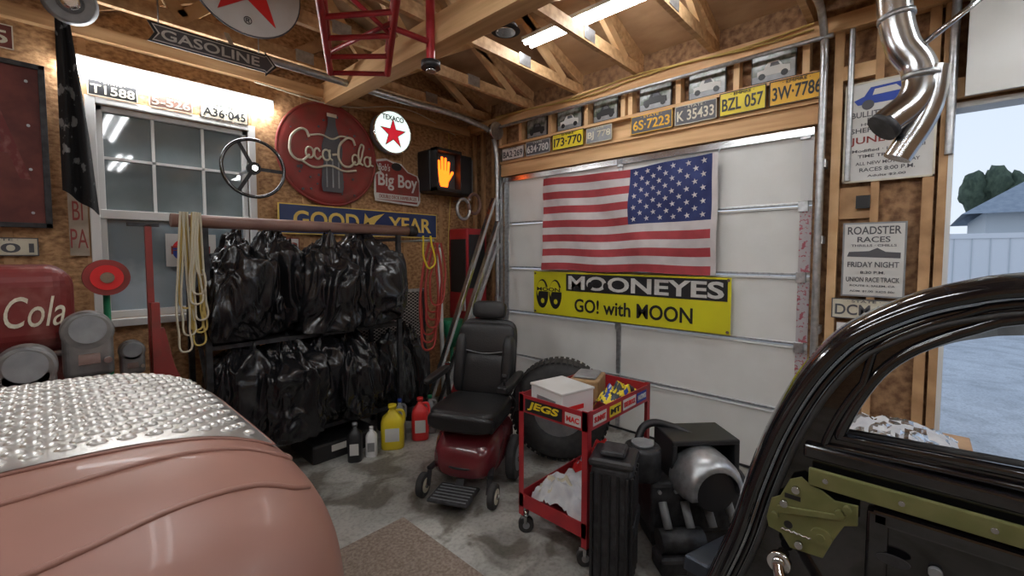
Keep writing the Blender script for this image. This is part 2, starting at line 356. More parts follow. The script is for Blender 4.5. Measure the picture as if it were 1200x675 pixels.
# ------------------------------------------------------------------ signs
def plate(nm,y,z,wd,ht,base,txt,tm,wall='E',x=None,off=None):
    if wall=='E': e=onE(nm,y,z,off if off is not None else .09)
    else: e=onN(nm,x,z,off if off is not None else .03)
    poly('plate',rect(-wd/2,-ht/2,wd/2,ht/2),base,e,d=.004,bevel=.001)
    for i,(a,b,c,d) in enumerate([(-wd/2,-ht/2,wd/2,-ht/2+.006),(-wd/2,ht/2-.006,wd/2,ht/2),(-wd/2,-ht/2,-wd/2+.006,ht/2),(wd/2-.006,-ht/2,wd/2,ht/2)]):
        poly('rim_%d'%i,rect(a,b,c,d),tm,e,z=.004,d=.002)
    text('number',txt,0,-.006,wd*.88,ht*.54,tm,e,off=.015)
    text('state','· EMPIRE ·' if ht>.15 else '· STATE ·',0,ht*.38,wd*.5,ht*.12,tm,e)
    return e
P=plate
P('license_plate',0,2.715,.25,.105,'black','T1588','cream','N',.36)
P('license_plate',0,2.715,.25,.105,'brownpipe','5-526','cream','N',.67)
P('license_plate',0,2.715,.32,.115,'cream','A36·045','black','N',1.0)
P('license_plate',0,2.905,.38,.14,'redrust','DI 55','cream','N',-.26)
P('license_plate',0,1.675,.33,.11,'cream','*701','graydark','N',-.18)
e=grp('arrow_sign',(.83,3.42,2.965),RN)
q=.845
poly('panel',[(a*q,b*q) for a,b in [(-.42,-.07),(.34,-.07),(.34,-.1),(.43,0),(.34,.1),(.34,.07),(-.42,.07),(-.38,0)]],'black',e,d=.006)
poly('inner',[(a*q,b*q) for a,b in [(-.395,-.058),(.335,-.058),(.35,-.07),(.41,0),(.35,.07),(.335,.058),(-.395,.058),(-.36,0)]],'paper',e,z=.006,d=.002)
poly('inner2',[(a*q,b*q) for a,b in [(-.385,-.05),(.33,-.05),(.35,-.06),(.395,0),(.35,.06),(.33,.05),(-.385,.05),(-.35,0)]],'graydark',e,z=.008,d=.002)
text('lettering','GASOLINE',-.02,0,.54,.062,'paper',e,z=.011,off=.015)
cyl('wire_l',(-.3,.05,-.002),(-.3,.20,-.002),.004,'galv',e,seg=8); cyl('wire_r',(.25,.05,-.002),(.25,.20,-.002),.004,'galv',e,seg=8)
e=grp('round_star_sign',(.896,3.02,3.262),RN)
poly('disc',circ(0,0,.305,64),'paper',e,d=.008); poly('rim',circ(0,0,.313,64),'graydark',e,z=-.004,d=.008)
poly('star',starp(0,0,.265),'redb',e,z=.008,d=.004); text('mark','®',.0,-.225,.045,.045,'black',e,z=.010)
e=onN('rusty_metal_panel',-.28,2.28,.04)
poly('panel',rect(-.33,-.49,.33,.49),'redrust',e,d=.02,bevel=.01)
for i,(a,b,c,d) in enumerate([(-.33,-.49,.33,-.46),(-.33,.46,.33,.49),(.30,-.49,.33,.49),(-.33,-.49,-.30,.49)]): poly('edge_%d'%i,rect(a,b,c,d),'blackm',e,z=.02,d=.012,bevel=.003)
for i in range(4): cyl('bolt_%d'%i,(.25,-.4+i*.26,.02),(.25,-.4+i*.26,.03),.008,'galv',e,seg=10)
text('faded_letters','A',.1,.05,.3,.5,'cooler',e,z=.021)
e=onN('round_cola_sign',1.81,2.53,.05)
bm=bmesh.new(); R0=.45
ctr=bm.verts.new((0,0,.05)); rings=[]
for k in range(1,13):
    r=R0*k/12; rings.append([bm.verts.new((r*cos(a*pi/32),r*sin(a*pi/32),.05*(1-(k/12)**2.2)+( .012 if k in(11,) else 0))) for a in range(64)])
for a in range(64): bm.faces.new((ctr,rings[0][a],rings[0][(a+1)%64]))
for k in range(11):
    for a in range(64): bm.faces.new((rings[k][a],rings[k+1][a],rings[k+1][(a+1)%64],rings[k][(a+1)%64]))
m2o('dome',bm,'redold',e,True)
curve('rim',[(R0*cos(a*pi/16),R0*sin(a*pi/16),0) for a in range(32)],.012,'redold',e,cyc=True)
bt=[(0,-.34),(.09,-.34),(.102,-.29),(.095,-.16),(.078,-.08),(.092,0),(.095,.06),(.062,.17),(.036,.26),(.034,.32),(.044,.325),(.044,.35),(0,.35)]
poly('bottle',bt+[(-x,y) for x,y in bt[::-1][1:-1]],'graydark',e,z=.05,d=.006)
for k,x in enumerate((-.055,0,.055)): poly('bottle_rib_%d'%k,rect(x-.006,-.30,x+.006,-.06),'gray',e,z=.056,d=.003)
poly('cap',rect(-.045,.325,.045,.355),'cream',e,z=.056,d=.002)
# hand-lettered script built from strokes
def stroke(nm,pts,r,par,m='cream'): curve(nm,[(a,b,.064) for a,b in pts],r,m,par,bres=2,radii=None)
def C_(x,y,s,par,nm): stroke(nm,[(x+.09*s,y+.07*s),(x+.06*s,y+.12*s),(x-.01*s,y+.09*s),(x-.05*s,y),(x-.03*s,y-.09*s),(x+.03*s,y-.11*s),(x+.09*s,y-.06*s)],.011,par)
def o_(x,y,s,par,nm): curve(nm,[(x+.032*s,y,.064),(x,y+.045*s,.064),(x-.032*s,y,.064),(x,y-.045*s,.064)],.009,'cream',par,cyc=True,bres=2)
C_(-.31,.03,1.15,e,'script_C1'); o_(-.205,-.02,1,e,'script_o'); stroke('script_c',[(-.115,.0),(-.14,.025),(-.165,-.02),(-.14,-.065),(-.105,-.04)],.009,e); o_(-.06,-.02,1,e,'script_a'); stroke('script_a_tail',[(-.028,.03),(-.03,-.04),(-.005,-.06)],.009,e)
stroke('script_dash',[(-.005,-.01),(.035,0)],.010,e)
C_(.11,.03,1.15,e,'script_C2'); o_(.215,-.02,1,e,'script_o2'); stroke('script_l',[(.255,-.055),(.285,.05),(.285,.13),(.26,.10),(.262,-.04),(.29,-.06)],.009,e); o_(.335,-.02,1,e,'script_a2'); stroke('script_a2_tail',[(.367,.03),(.365,-.04),(.395,-.055)],.009,e)
stroke('script_swash',[(-.27,-.10),(-.18,-.14),(-.02,-.11),(.10,-.14),(.22,-.12)],.010,e); stroke('script_swash_top',[(.20,.16),(.08,.17),(.0,.13),(-.1,.15),(-.2,.13)],.008,e)
for i in range(26):
    a=random.random()*6.28; r=.22+.2*random.random()
    poly('chip_%d'%i,circ(r*cos(a),r*sin(a),.005+.009*random.random(),7),'graydark',e,z=.02+.03*(1-r/.45),d=.008)
e=onN('illuminated_star_sign',2.41,2.835,.14)
cyl('case',(0,0,-.08),(0,0,.0),.205,'gray',e); poly('face',circ(0,0,.2,48),'starlit',e,d=.006)
poly('star_outline',starp(0,-.015,.155),'green',e,z=.0055,d=.001); poly('star',starp(0,-.015,.135),'starred',e,z=.006,d=.003)
text('lettering','TEXACO',0,.135,.24,.05,'black',e,z=.008,off=.02)
curve('rim',[(.205*cos(a*pi/12),.205*sin(a*pi/12),.0) for a in range(24)],.01,'chrome',e,cyc=True)
e=onN('diner_sign',2.52,2.36,.04)
sh=[(-.27,-.13),(-.26,-.20),(.24,-.22),(.27,-.17),(.27,.03),(.24,.10),(.12,.13),(.04,.20),(-.06,.21),(-.14,.23),(-.26,.20),(-.20,.10),(-.27,.06)]
poly('panel',sh,'paper',e,d=.01); poly('inner',[(x*.93,y*.91) for x,y in sh],'redold',e,z=.01,d=.003)
text('name_small',"Bob's",-.16,.14,.13,.07,'paper',e,z=.014,shear=.2,off=.01); text('name','Big Boy',0,.0,.46,.17,'paper',e,z=.014,off=.02)
poly('strip',rect(-.25,-.18,.24,-.12),'paper',e,z=.013,d=.002); text('strap','DOUBLE DECK HAMBURGER',0,-.15,.44,.035,'redold',e,z=.016)
poly('hair',circ(-.02,.16,.06,16,.04),'black',e,z=.014,d=.003)
e=grp('pedestrian_signal',(3.07,3.75,2.51),RN)
box('housing',(-.29,-.22,-.24),(.29,.22,0),'black',e,bevel=.02)
box('side_face',(.31,-.19,-.22),(.315,.19,-.02),'gray',e)
poly('face_glass',rect(-.265,-.19,.03,.19),'graydark',e,z=0,d=.002)
for n_,a in [('visor_t',((-.29,.19,0),(.05,.22,.10))),('visor_b',((-.29,-.22,0),(.05,-.19,.10))),('visor_l',((-.29,-.22,0),(-.27,.22,.1))),('visor_r',((.03,-.22,0),(.05,.22,.1)))]: box(n_,a[0],a[1],'black',e)
def capsule(a,b,r,n=8):
    A=Vector(a);B=Vector(b);an=math.atan2(B.y-A.y,B.x-A.x)
    return [(B.x+r*cos(an-pi/2+pi*i/n),B.y+r*sin(an-pi/2+pi*i/n)) for i in range(n+1)]+[(A.x+r*cos(an+pi/2+pi*i/n),A.y+r*sin(an+pi/2+pi*i/n)) for i in range(n+1)]
hx=-.12
poly('hand_palm',[(hx-.07,-.02),(hx-.06,-.11),(hx-.04,-.16),(hx+.05,-.16),(hx+.07,-.08),(hx+.075,.01),(hx-.07,.02)],'handlit',e,z=.002,d=.004)
for i,(x,l) in enumerate([(-.058,.10),(-.02,.14),(.02,.135),(.058,.10)]): poly('hand_finger_%d'%i,capsule((hx+x,0),(hx+x*1.15,l),.0150),'handlit',e,z=.003,d=.004)
poly('hand_thumb',capsule((hx+.06,-.08),(hx+.115,0.0),.016),'handlit',e,z=.003,d=.004)
e=onN('tire_company_sign',2.175,1.935,.05)
poly('panel',rect(-.82,-.13,.82,.13),'gold',e,d=.012); poly('field',rect(-.81,-.12,.81,.12),'navy',e,z=.012,d=.003)
text('word_a','GOOD',-.40,0,.60,.15,'gold',e,z=.016,off=.022); text('word_b','YEAR',.48,0,.52,.15,'gold',e,z=.016,off=.022)
poly('winged_foot',[(-.07,-.06),(.0,-.09),(.03,-.05),(.08,.02),(.17,.10),(.06,.07),(.0,.04),(-.04,.09),(-.05,0)],'gold',e,z=.016,d=.003)
e=grp('round_cap_sign',(.70,YN+.01,1.66),RN)
poly('panel',rect(-.09,-.12,.22,.12),'paper',e,d=.006); poly('ring',circ(0.03,0,.085,28),'blue',e,z=.006,d=.002); poly('top',circ(.03,0,.085,20,a0=.2,a1=pi-.2),'redb',e,z=.008,d=.002)
text('word','PEPSI',.06,0,.24,.06,'redold',e,z=.011)
e=onN('painted_board',.165,1.82,.02)
poly('board',rect(-.045,-.20,.045,.20),'agedboard',e,d=.01); text('letters','BI\nPA',.0,0,.08,.30,'redold',e,z=.012)
P('license_plate',0,1.70,.26,.14,'paper','P 33','redold','N',1.40)
e=grp('black_flag')
cyl('pole',(.17,YN-.065,2.95),(.13,3.60,3.14),.01,'wood',e)
bm=bmesh.new(); NXf,NZf=14,30; G=[]
for j in range(NZf+1):
    row=[]
    for i in range(NXf+1):
        u=i/NXf;v=j/NZf
        wd=.05+.11*v
        x=.115+.035*v+(u-.35)*wd; z=3.11-1.10*v-(.14*u if v>.7 else 0)*((v-.7)/.3 if v>.7 else 0)
        y=3.70+.04*sin(u*11+v*3)*(.3+v)+.03*v
        row.append(bm.verts.new((x,y,z)))
    G.append(row)
for j in range(NZf):
    for i in range(NXf): bm.faces.new((G[j][i],G[j][i+1],G[j+1][i+1],G[j+1][i]))
m2o('cloth',bm,'cloth',e,True)
e=grp('steering_wheel',(1.10,3.66,2.27),RN)
curve('rim',[(.21*cos(a*pi/12),.21*sin(a*pi/12),0) for a in range(24)],.013,'blackg',e,cyc=True)
cyl('hub',(0,0,-.03),(0,0,.015),.045,'black',e); cyl('hub_cap',(0,0,.015),(0,0,.025),.02,'chrome',e)
for k in range(3):
    a=pi/2+k*2*pi/3+.5; bar('spoke_%d'%k,(.03*cos(a),.03*sin(a),-.005),(.205*cos(a),.205*sin(a),0),.025,.008,'blackm',e,up=(0,0,1))
cyl('column_stub',(0,0,-.31),(0,0,-.03),.014,'galv',e)
e=grp('hanging_hubcap',(.155,3.5,3.03))
cyl('disc',(0,.0,0),(0,-.03,-.01),.12,'gray',e,r2=.10); cyl('dome',(0,-.03,-.01),(0,-.06,-.015),.06,'chrome',e,r2=.03); cyl('wire',(0,0,.1),(0,0.0,.4),.004,'galv',e,seg=8)
# ------------------------------------------------------------------ east plates / photos
for y0,y1,b,tx,tm,h in [(3.42,3.10,'paper','BA2·269','graydark',.13),(3.07,2.75,'graydark','634·780','paper',.14),(2.72,2.35,'yel','I73·770','black',.155),(2.32,2.05,'gray','BJ 778','cream',.14),
    (1.865,1.50,'graydark','6S·7223','orange',.15),(1.48,1.16,'graydark','K 35433','cream',.15),(1.14,.83,'yel','BZL 057','black',.17),(.81,.49,'orange','3W·7786','black',.17)]:
    P('license_plate',(y0+y1)/2,2.657+h/2,y0-y1,h,b,tx,tm)
for y0,y1 in [(3.09,2.82),(2.69,2.40),(2.27,2.02),(1.81,1.53),(1.39,1.11),(.94,.66)]:
    e=onE('framed_photo',(y0+y1)/2,2.945,.04); a=(y0-y1)/2
    poly('frame',rect(-a,-.10,a,.10),'black',e,d=.012,bevel=.002); poly('print',rect(-a+.008,-.092,a-.008,.092),'photo',e,z=.012,d=.002)
    poly('ground_print',rect(-a+.008,-.092,a-.008,-.045),'gray',e,z=.0125,d=.002)
    cb=[(-.6,-.35),(-.6,-.1),(-.35,-.05),(-.2,.25),(.2,.25),(.35,0),(.6,-.05),(.62,-.35)]
    poly('car_picture',[(x*a*1.2,y*.15) for x,y in cb],'paper' if y0 in(1.39,2.69,.94) else 'black',e,z=.014,d=.002)
    poly('car_window_picture',[(-.15*a,.005),(-.1*a,.03),(.2*a,.03),(.3*a,.005)],'graydark',e,z=.016,d=.001)
    for q in(-.5,.5): poly('wheel_picture_%d'%int(q*2),circ(q*a,-.055,.022,14),'black',e,z=.016,d=.002)
e=grp('yellow_wiring')
for k,(zz_,yo) in enumerate([(3.11,0),(3.13,.4)]):
    curve('cable_%d'%k,[(XE-.11,3.5-i*.42,zz_+.02*sin(i*1.7+k)) for i in range(8)],.006,'rope',e)
curve('cable_n',[(3.3,YN-.03,3.0),(2.6,YN-.08,3.12),(1.9,YN-.08,2.98),(1.2,YN-.08,3.0)],.006,'ropew',e)
curve('cable_v',[(3.2,3.97,3.0),(3.22,3.97,2.4),(3.18,3.97,1.6),(3.2,3.97,1.2)],.006,'rope',e)
# ------------------------------------------------------------------ US flag
e=grp('us_flag')
FY0,FY1,FZ0,FZ1=2.85,1.15,1.47,2.41
def fw(u,v):
    off=.068+.018*sin(u*9+v*2)+.017*sin(u*19-v*6)*(1-v*.3)+.007*sin(v*14+u*5)
    sag=-.05*sin(pi*u)*(1-v)*.6
    return (XE-off, FY0+(FY1-FY0)*u+.012*sin(v*7)*(1-u), FZ1-(FZ1-FZ0)*v+sag-.01*(1-u)*(1-v)+.008*sin(u*12)*v)
bm=bmesh.new(); NU,NV=80,39; G=[[bm.verts.new(fw(i/NU,j/NV)) for i in range(NU+1)] for j in range(NV+1)]
for j in range(NV):
    for i in range(NU):
        f=bm.faces.new((G[j][i],G[j][i+1],G[j+1][i+1],G[j+1][i]))
        s=j//3
        f.material_index=2 if (i>=45 and j<21) else (0 if s%2==0 else 1)
        if i>=78: f.material_index=1
m2o('cloth',bm,['fred','fwhite','fblue'],e,True)
bm=bmesh.new()
for r in range(9):
    nn=6 if r%2==0 else 5
    for c in range(nn):
        uu=(45+ (c+ (.5 if nn==6 else 1))*(33/6))/80; vv=(r+.85)/9.7*21/39
        p=fw(uu,vv); vs=[bm.verts.new((p[0]-.009,p[1]-q[0],p[2]+q[1])) for q in starp(0,0,.026,rot=pi/2+.15)]
        bm.faces.new(vs)
m2o('stars',bm,'fwhite',e)
cyl('corner_pin',(XE-.06,1.15,2.41),(XE,1.15,2.45),.006,'galv',e)
cyl('corner_pin_2',(XE-.06,2.85,2.40),(XE,2.85,2.43),.006,'galv',e)
# ------------------------------------------------------------------ banner
e=onE('vinyl_banner',2.02,1.23,.035)
poly('sheet',rect(-.98,-.22,.98,.22),'banner',e,d=.004)
for s in (-1,1):
    for q in (-1,1): cyl('grommet_%d_%d'%(s,q),(s*.96,q*.2,.004),(s*.96,q*.2,.008),.012,'steel',e,seg=12)
for k,x in enumerate((-.865,-.695)):
    poly('eye_%d'%k,circ(x,-.01,.080,36,.15),'black',e,z=.004,d=.002)
    poly('eye_white_%d'%k,circ(x-.010,.025,.060,36,.10),'banner',e,z=.006,d=.002)
    poly('pupil_%d'%k,circ(x+.006,-.045,.060,36,.09),'black',e,z=.008,d=.002)
    poly('glint_%d'%k,circ(x+.01,-.085,.024,20,.026),'banner',e,z=.010,d=.001)
poly('eye_band',rect(-.95,.015,-.61,.06),'banner',e,z=.0110,d=.001); text('eye_word','MOON',-.78,.038,.30,.038,'black',e,z=.0125,off=.02)
poly('word_back',rect(-.56,.035,.955,.205),'black',e,z=.003,d=.003)
text('headline','MOONEYES',.2,.12,1.46,.135,'paper',e,z=.008,off=.025)
for k,x in enumerate((-.275,-.105)): poly('headline_eye_%d'%k,circ(x,.10,.028,20,.035),'black',e,z=.010,d=.002)
text('slogan','GO! with MOON',.12,-.10,1.15,.13,'black',e,z=.006,off=.018)
# ------------------------------------------------------------------ posters
e=onE('race_poster',.17,2.395,.05)
poly('sheet',rect(-.215,-.31,.215,.31),'paper',e,d=.004)
for i,(a,b,c,d) in enumerate([(-.215,-.31,.215,-.3),(-.215,.3,.215,.31),(-.215,-.31,-.205,.31),(.205,-.31,.215,.31)]): poly('edge_%d'%i,rect(a,b,c,d),'cream',e,z=.004,d=.004)
poly('car_drawing',[(-.15,.17),(-.17,.2),(-.12,.22),(-.09,.27),(.05,.275),(.10,.23),(.17,.225),(.18,.17)],'blue',e,z=.004,d=.002)
poly('car_window',[(-.08,.22),(-.07,.255),(.03,.26),(.06,.225)],'paper',e,z=.006,d=.002)
for q in(-.1,.1): poly('wheel_%d'%int(q*10),circ(q,.165,.03,18),'graydark',e,z=.006,d=.002)
for s,y,w_,h_,m_ in [('BULLITT COUNTY',.11,.36,.035,'graydark'),('RACEWAY',.075,.2,.02,'graydark'),('Hwy. 245 & 1-85',.045,.26,.022,'graydark'),('SHEPHERDSVILLE',.012,.36,.03,'graydark'),('JUNE 16-17',-.055,.36,.055,'redold'),('Modified · Late Model',-.115,.34,.018,'graydark'),('TIME TRIALS 7:00',-.15,.28,.02,'graydark'),('ALL NEW MOTORWAY',-.195,.3,.02,'graydark'),('RACES 8:00 P.M.',-.235,.26,.024,'graydark'),('Adults $2.00',-.275,.18,.016,'graydark')]:
    text('line_'+s[:5].lower(),s,0,y,w_,h_,m_,e,z=.0045,off=.015)
e=onE('roadster_poster',.215,1.595,.05)
poly('sheet',rect(-.155,-.235,.155,.235),'gray',e,d=.004); poly('inner',rect(-.145,-.225,.145,.225),'paper',e,z=.004,d=.001)
for s,y,w_,h_ in [('ROADSTER',.185,.26,.05),('RACES',.128,.16,.035),('THRILLS · CHILLS',.09,.22,.015),('FRIDAY NIGHT',-.03,.25,.035),('8:30 P.M.',-.08,.12,.018),('UNION RACE TRACK',-.125,.26,.03),('ROUTE 3, SALEM, CA',-.165,.22,.014),('ADM. $1.00  KIDS 50c',-.2,.22,.014)]:
    text('line_'+s[:5].lower(),s,0,y,w_,h_,'graydark',e,z=.0055,off=.015)
poly('roadster_drawing',[(-.13,.02),(-.12,.05),(-.02,.055),(.02,.075),(.06,.05),(.13,.045),(.13,.01)],'graydark',e,z=.005,d=.001)
P('license_plate',.25,1.28,.33,.13,'cream','DCM·97','graydark',off=.06)
e=onE('wall_outlet',.35,1.13,.05); poly('cover',rect(-.035,-.055,.035,.055),'trimw',e,d=.006,bevel=.002); poly('socket_a',circ(0,.022,.014,16),'gray',e,z=.006,d=.001); poly('socket_b',circ(0,-.022,.014,16),'gray',e,z=.006,d=.001)
# ------------------------------------------------------------------ exhaust ducts
e=grp('heater_duct')
curve('pipe_a',[(2.6,.14,3.25),(2.6,.13,2.85),(2.6,.09,2.55),(2.6,.03,2.42),(2.58,.04,2.30),(2.54,.13,2.2)],.062,'steel',e,bres=10)
for k,(p,q) in enumerate([((2.6,.137,3.0),(2.6,.136,2.98)),((2.6,.115,2.68),(2.6,.112,2.66)),((2.59,.02,2.40),(2.59,.02,2.38))]): cyl('seam_%d'%k,p,q,.067,'galv',e)
cyl('outlet_dark',(2.545,.125,2.2),(2.535,.145,2.18),.066,'blackm',e)
curve('pipe_b',[(2.6,-.02,2.42),(2.6,0,2.25),(2.58,.09,2.05)],.05,'steel',e,bres=8)
cyl('brace',(2.6,.03,2.52),(2.6,-.15,2.66),.012,'steel',e); cyl('brace_2',(2.6,-.15,2.66),(2.6,-.17,3.25),.012,'steel',e)
# ------------------------------------------------------------------ hanging red frame
e=grp('hanging_red_steel_frame')
def rb(n,a,b,r=.022): curve(n,[a,b],r,'red',e,smooth=False)
A0,A1,B0,B1=Vector((1.02,2.32,2.98)),Vector((1.40,3.02,2.88)),Vector((1.28,1.98,3.0)),Vector((1.68,2.75,2.88))
rb('rail_a',A0,A1); rb('rail_b',B0,B1)
for k in range(5): rb('rung_%d'%k,A0.lerp(A1,k/4),B0.lerp(B1,k/4),.016)
rb('upper_a',A0+Vector((.02,0,.12)),A1+Vector((0,0,.16)),.016); rb('upper_b',B0+Vector((0,0,.10)),B1+Vector((0,0,.16)),.016)
for k in range(4):
    rb('strut_a%d'%k,A0.lerp(A1,k/3),A0.lerp(A1,k/3)+Vector((.0,0,.14)),.014); rb('strut_b%d'%k,B0.lerp(B1,k/3),B0.lerp(B1,k/3)+Vector((0,0,.14)),.014)
rb('diag',A0+Vector((0,0,.13)),B0.lerp(B1,.5),.014); rb('diag_2',B0.lerp(B1,.35),A1+Vector((0,0,.14)),.014)
rb('mast',(1.70,2.28,3.2),(1.70,2.28,2.82),.028); rb('arm',(1.42,2.30,2.95),(1.70,2.28,2.95),.018)
cyl('caster',(1.70,2.28,2.79),(1.70,2.28,2.83),.06,'black',e); cyl('caster_hub',(1.70,2.28,2.77),(1.70,2.28,2.79),.03,'steel',e)
for k,p in enumerate([A1,B1,A0]): curve('chain_%d'%k,[p,p+Vector((0,0,.25))],.006,'galv',e,smooth=False)
e=grp('pendant_lamp_shade',(1.98,1.90,3.05))
cyl('shade',(0,0,-.06),(0,0,.0),.09,'blackm',e,r2=.05); cyl('bulb',(0,0,-.07),(0,0,-.06),.06,'chrome',e); cyl('stem',(0,0,0),(0,0,.15),.01,'black',e)
# ------------------------------------------------------------------ rack with trash bags
e=grp('storage_rack')
rx0,rx1,ry0,ry1=.72,2.16,3.40,3.90
for k,(x,y) in enumerate([(rx0,ry0),(rx1,ry0),(rx0,ry1),(rx1,ry1)]): box('upright_%d'%k,(x-.018,y-.018,0),(x+.018,y+.018,1.80),'blackm',e)
box('shelf_low',(rx0,ry0,.25),(1.95,ry1,.28),'blackm',e); box('shelf_high',(rx0,ry0,.99),(rx1,ry1,1.02),'blackm',e)
for k,(a,b) in enumerate([((rx0,ry0,1.76),(rx0,ry1,1.76)),((rx0,ry0,.65),(rx0,ry1,.65)),((rx0,ry0,1.4),(rx0,ry1,1.4)),((rx1,ry0,1.76),(rx1,ry1,1.76)),((rx0,ry0,.65),(rx0,ry1,1.4)),((1.95,ry0,.27),(rx1,ry0,.27))]): bar('rail_%d'%k,a,b,.025,.025,'blackm',e)
box('bottom_bin',(1.35,ry0-.05,.0),(1.9,ry0+.4,.15),'black',e,bevel=.02); box('bottom_bin_label',(1.5,ry0-.055,.07),(1.62,ry0-.05,.12),'paper',e)
e2=grp('brown_tube'); cyl('tube',(.55,ry0+.02,1.842),(2.32,ry0+.03,1.842),.042,'brownpipe',e2); cyl('end_ring',(2.28,ry0+.03,1.842),(2.36,ry0+.03,1.842),.05,'black',e2)
def bag(name,c,d,seed,parent=None,tilt=(0,0,0)):
    bm=bmesh.new(); bmesh.ops.create_icosphere(bm,subdivisions=6,radius=1)
    sd=Vector((seed*3.1,seed*1.7,seed*.9))
    for v in bm.verts:
        p=v.co.copy()
        q=Vector([math.copysign(abs(a)**.72,a) for a in p])
        n1=noise.noise(p*1.3+sd)
        w_=Vector((noise.noise(p*2+sd),noise.noise(p*2-sd),noise.noise(p*2+sd*2)))*.35
        r1=1-abs(noise.noise(Vector((p.x*2.2,p.y*2.2,p.z*1.2))+w_+sd))*2.2
        r2=1-abs(noise.noise(Vector((p.x*4.6,p.y*4.6,p.z*3.2))+w_*3+sd*2))*2.2
        r3=1-abs(noise.noise(Vector((p.x*9,p.y*9,p.z*6))+w_*5+sd*3))*2
        k=.95+.26*n1+.15*(r1-.45)+.05*(r2-.4)+.014*(r3-.4)
        q=q*k
        if p.z>.5:
            t_=(p.z-.5)/.5; a_=math.atan2(p.y,p.x)
            s_=1-.62*t_+.10*t_*sin(a_*9+seed)
            q.x*=s_; q.y*=s_; q.z+=.22*t_*t_*(.4+abs(noise.noise(p*4+sd))*2)
            q.x+=.2*t_*noise.noise(sd)
        if q.z<-.85: q.z=-.85-.25*(abs(q.z)-.85)
        v.co=Vector((q.x*d[0]/2,q.y*d[1]/2,q.z*d[2]/2))
    o=m2o(name,bm,'bag',parent,True); o.location=c; o.rotation_euler=tilt; return o
bags=grp('garbage_bags')
k=0
for x,y,z,a,b,h,t_ in [(.92,3.54,1.36,.46,.58,.74,(0,.05,.3)),(1.22,3.58,1.40,.38,.56,.78,(0,-.06,1.2)),(1.54,3.50,1.35,.50,.66,.72,(.06,.1,.4)),(1.92,3.52,1.40,.58,.68,.80,(0,-.1,2.1))]:
    bag('upper_bag_%d'%k,(x,y,z),(a,b,h),k+1,bags,(t_[0],t_[1],0)); k+=1
for x,y,z,a,b,h,t_ in [(.90,3.52,.63,.42,.58,.74,(0,.08,0)),(1.20,3.46,.60,.52,.66,.72,(.04,-.07,0)),(1.48,3.54,.66,.34,.58,.80,(0,.05,0)),(1.73,3.50,.62,.42,.62,.74,(0,-.1,0))]:
    bag('lower_bag_%d'%k,(x,y,z),(a,b,h),k+1,bags,t_); k+=1
bag('side_bag_0',(2.18,3.60,.52),(.44,.36,.66),20,bags,(0,.1,0)); bag('side_bag_1',(2.46,3.66,.48),(.34,.30,.80),21,bags,(0,-.1,0))
cyl('bag_stand',(2.18,3.60,0.0),(2.18,3.60,.24),.12,'blackm',bags); cyl('bag_stand_2',(2.46,3.66,0.0),(2.46,3.66,.14),.10,'blackm',bags)
e=grp('expanded_metal_panel'); box('sheet',(1.72,3.955,.10),(2.84,3.965,1.24),'mesh',e)
box('edge',(1.72,3.945,1.23),(2.84,3.97,1.26),'galv',e); box('foot',(1.72,3.945,0),(1.75,3.97,1.25),'blackm',e); box('foot_2',(2.80,3.945,0),(2.84,3.97,1.25),'blackm',e)
e=grp('hanging_ropes')
for k in range(9):
    x=.60+.010*k+random.uniform(-.02,.02); y=3.33-random.random()*.05; b=.95+random.random()*.45
    curve('loop_%d'%k,[(x,y,1.89),(x-.02,y-.01,1.6),(x-.03,y,b+.12),(x,y-.01,b),(x+.025,y,b+.15),(x+.02,y,1.5),(x+.012,y,1.89)],.006,'rope' if k%2 else 'ropew',e)
e=grp('coiled_air_hose')
for k in range(7):
    x=2.48+.018*k; y=3.38+.02*(k%3); b=.72+.07*k
    curve('hose_%d'%k,[(x,y,1.74),(x-.07,y,1.5),(x-.10,y,b+.25),(x-.02,y,b),(x+.08,y,b+.25),(x+.08,y,1.5),(x+.03,y,1.74)],.010,'hose',e)
cyl('hook',(2.50,3.34,1.76),(2.50,3.98,1.76),.012,'galv',e)
curve('yellow_cord',[(2.40,3.36,1.80),(2.41,3.34,1.55),(2.46,3.33,1.5),(2.47,3.34,1.80)],.009,'yel',e)
e=grp('white_pole'); cyl('pole',(2.86,3.66,0),(2.86,3.72,1.7),.022,'trimw',e); cyl('pole_cap',(2.86,3.72,1.7),(2.86,3.72,1.74),.026,'gray',e)
e=grp('red_wall_cabinet'); box('case',(3.20,3.66,.85),(3.50,3.98,1.92),'red',e,bevel=.02); box('front_panel',(3.19,3.68,1.2),(3.198,3.94,1.8),'black',e,bevel=.004)
box('front_panel_s',(3.22,3.652,1.25),(3.46,3.658,1.85),'black',e,bevel=.004)
box('handle',(3.17,3.68,1.0),(3.19,3.72,1.15),'chrome',e); box('leg_a',(3.22,3.68,0),(3.27,3.74,.86),'red',e); box('leg_b',(3.42,3.9,0),(3.48,3.96,.86),'red',e)
e=grp('air_gauges')
for k,(x,z) in enumerate([(3.20,2.13),(3.36,2.2)]): curve('coil_%d'%k,[(x+.09*cos(a*pi/6),3.72,z+.11*sin(a*pi/6)) for a in range(12)],.018,'brownpipe' if k else 'galv',e,cyc=True)
cyl('coil_hook',(3.28,3.7,2.24),(3.28,3.98,2.24),.01,'galv',e)
e=grp('leaning_steel_rails')
for k,(dx,dy) in enumerate([(0,0),(.10,-.02),(.17,.03)]):
    bar('rail_%d'%k,(2.40+dx*1.3,3.40+dy,.02),(3.40+dx*.4,3.44+dy,2.24-k*.25),.055,.04,'steel' if k<2 else 'galv',e,bevel=.006)
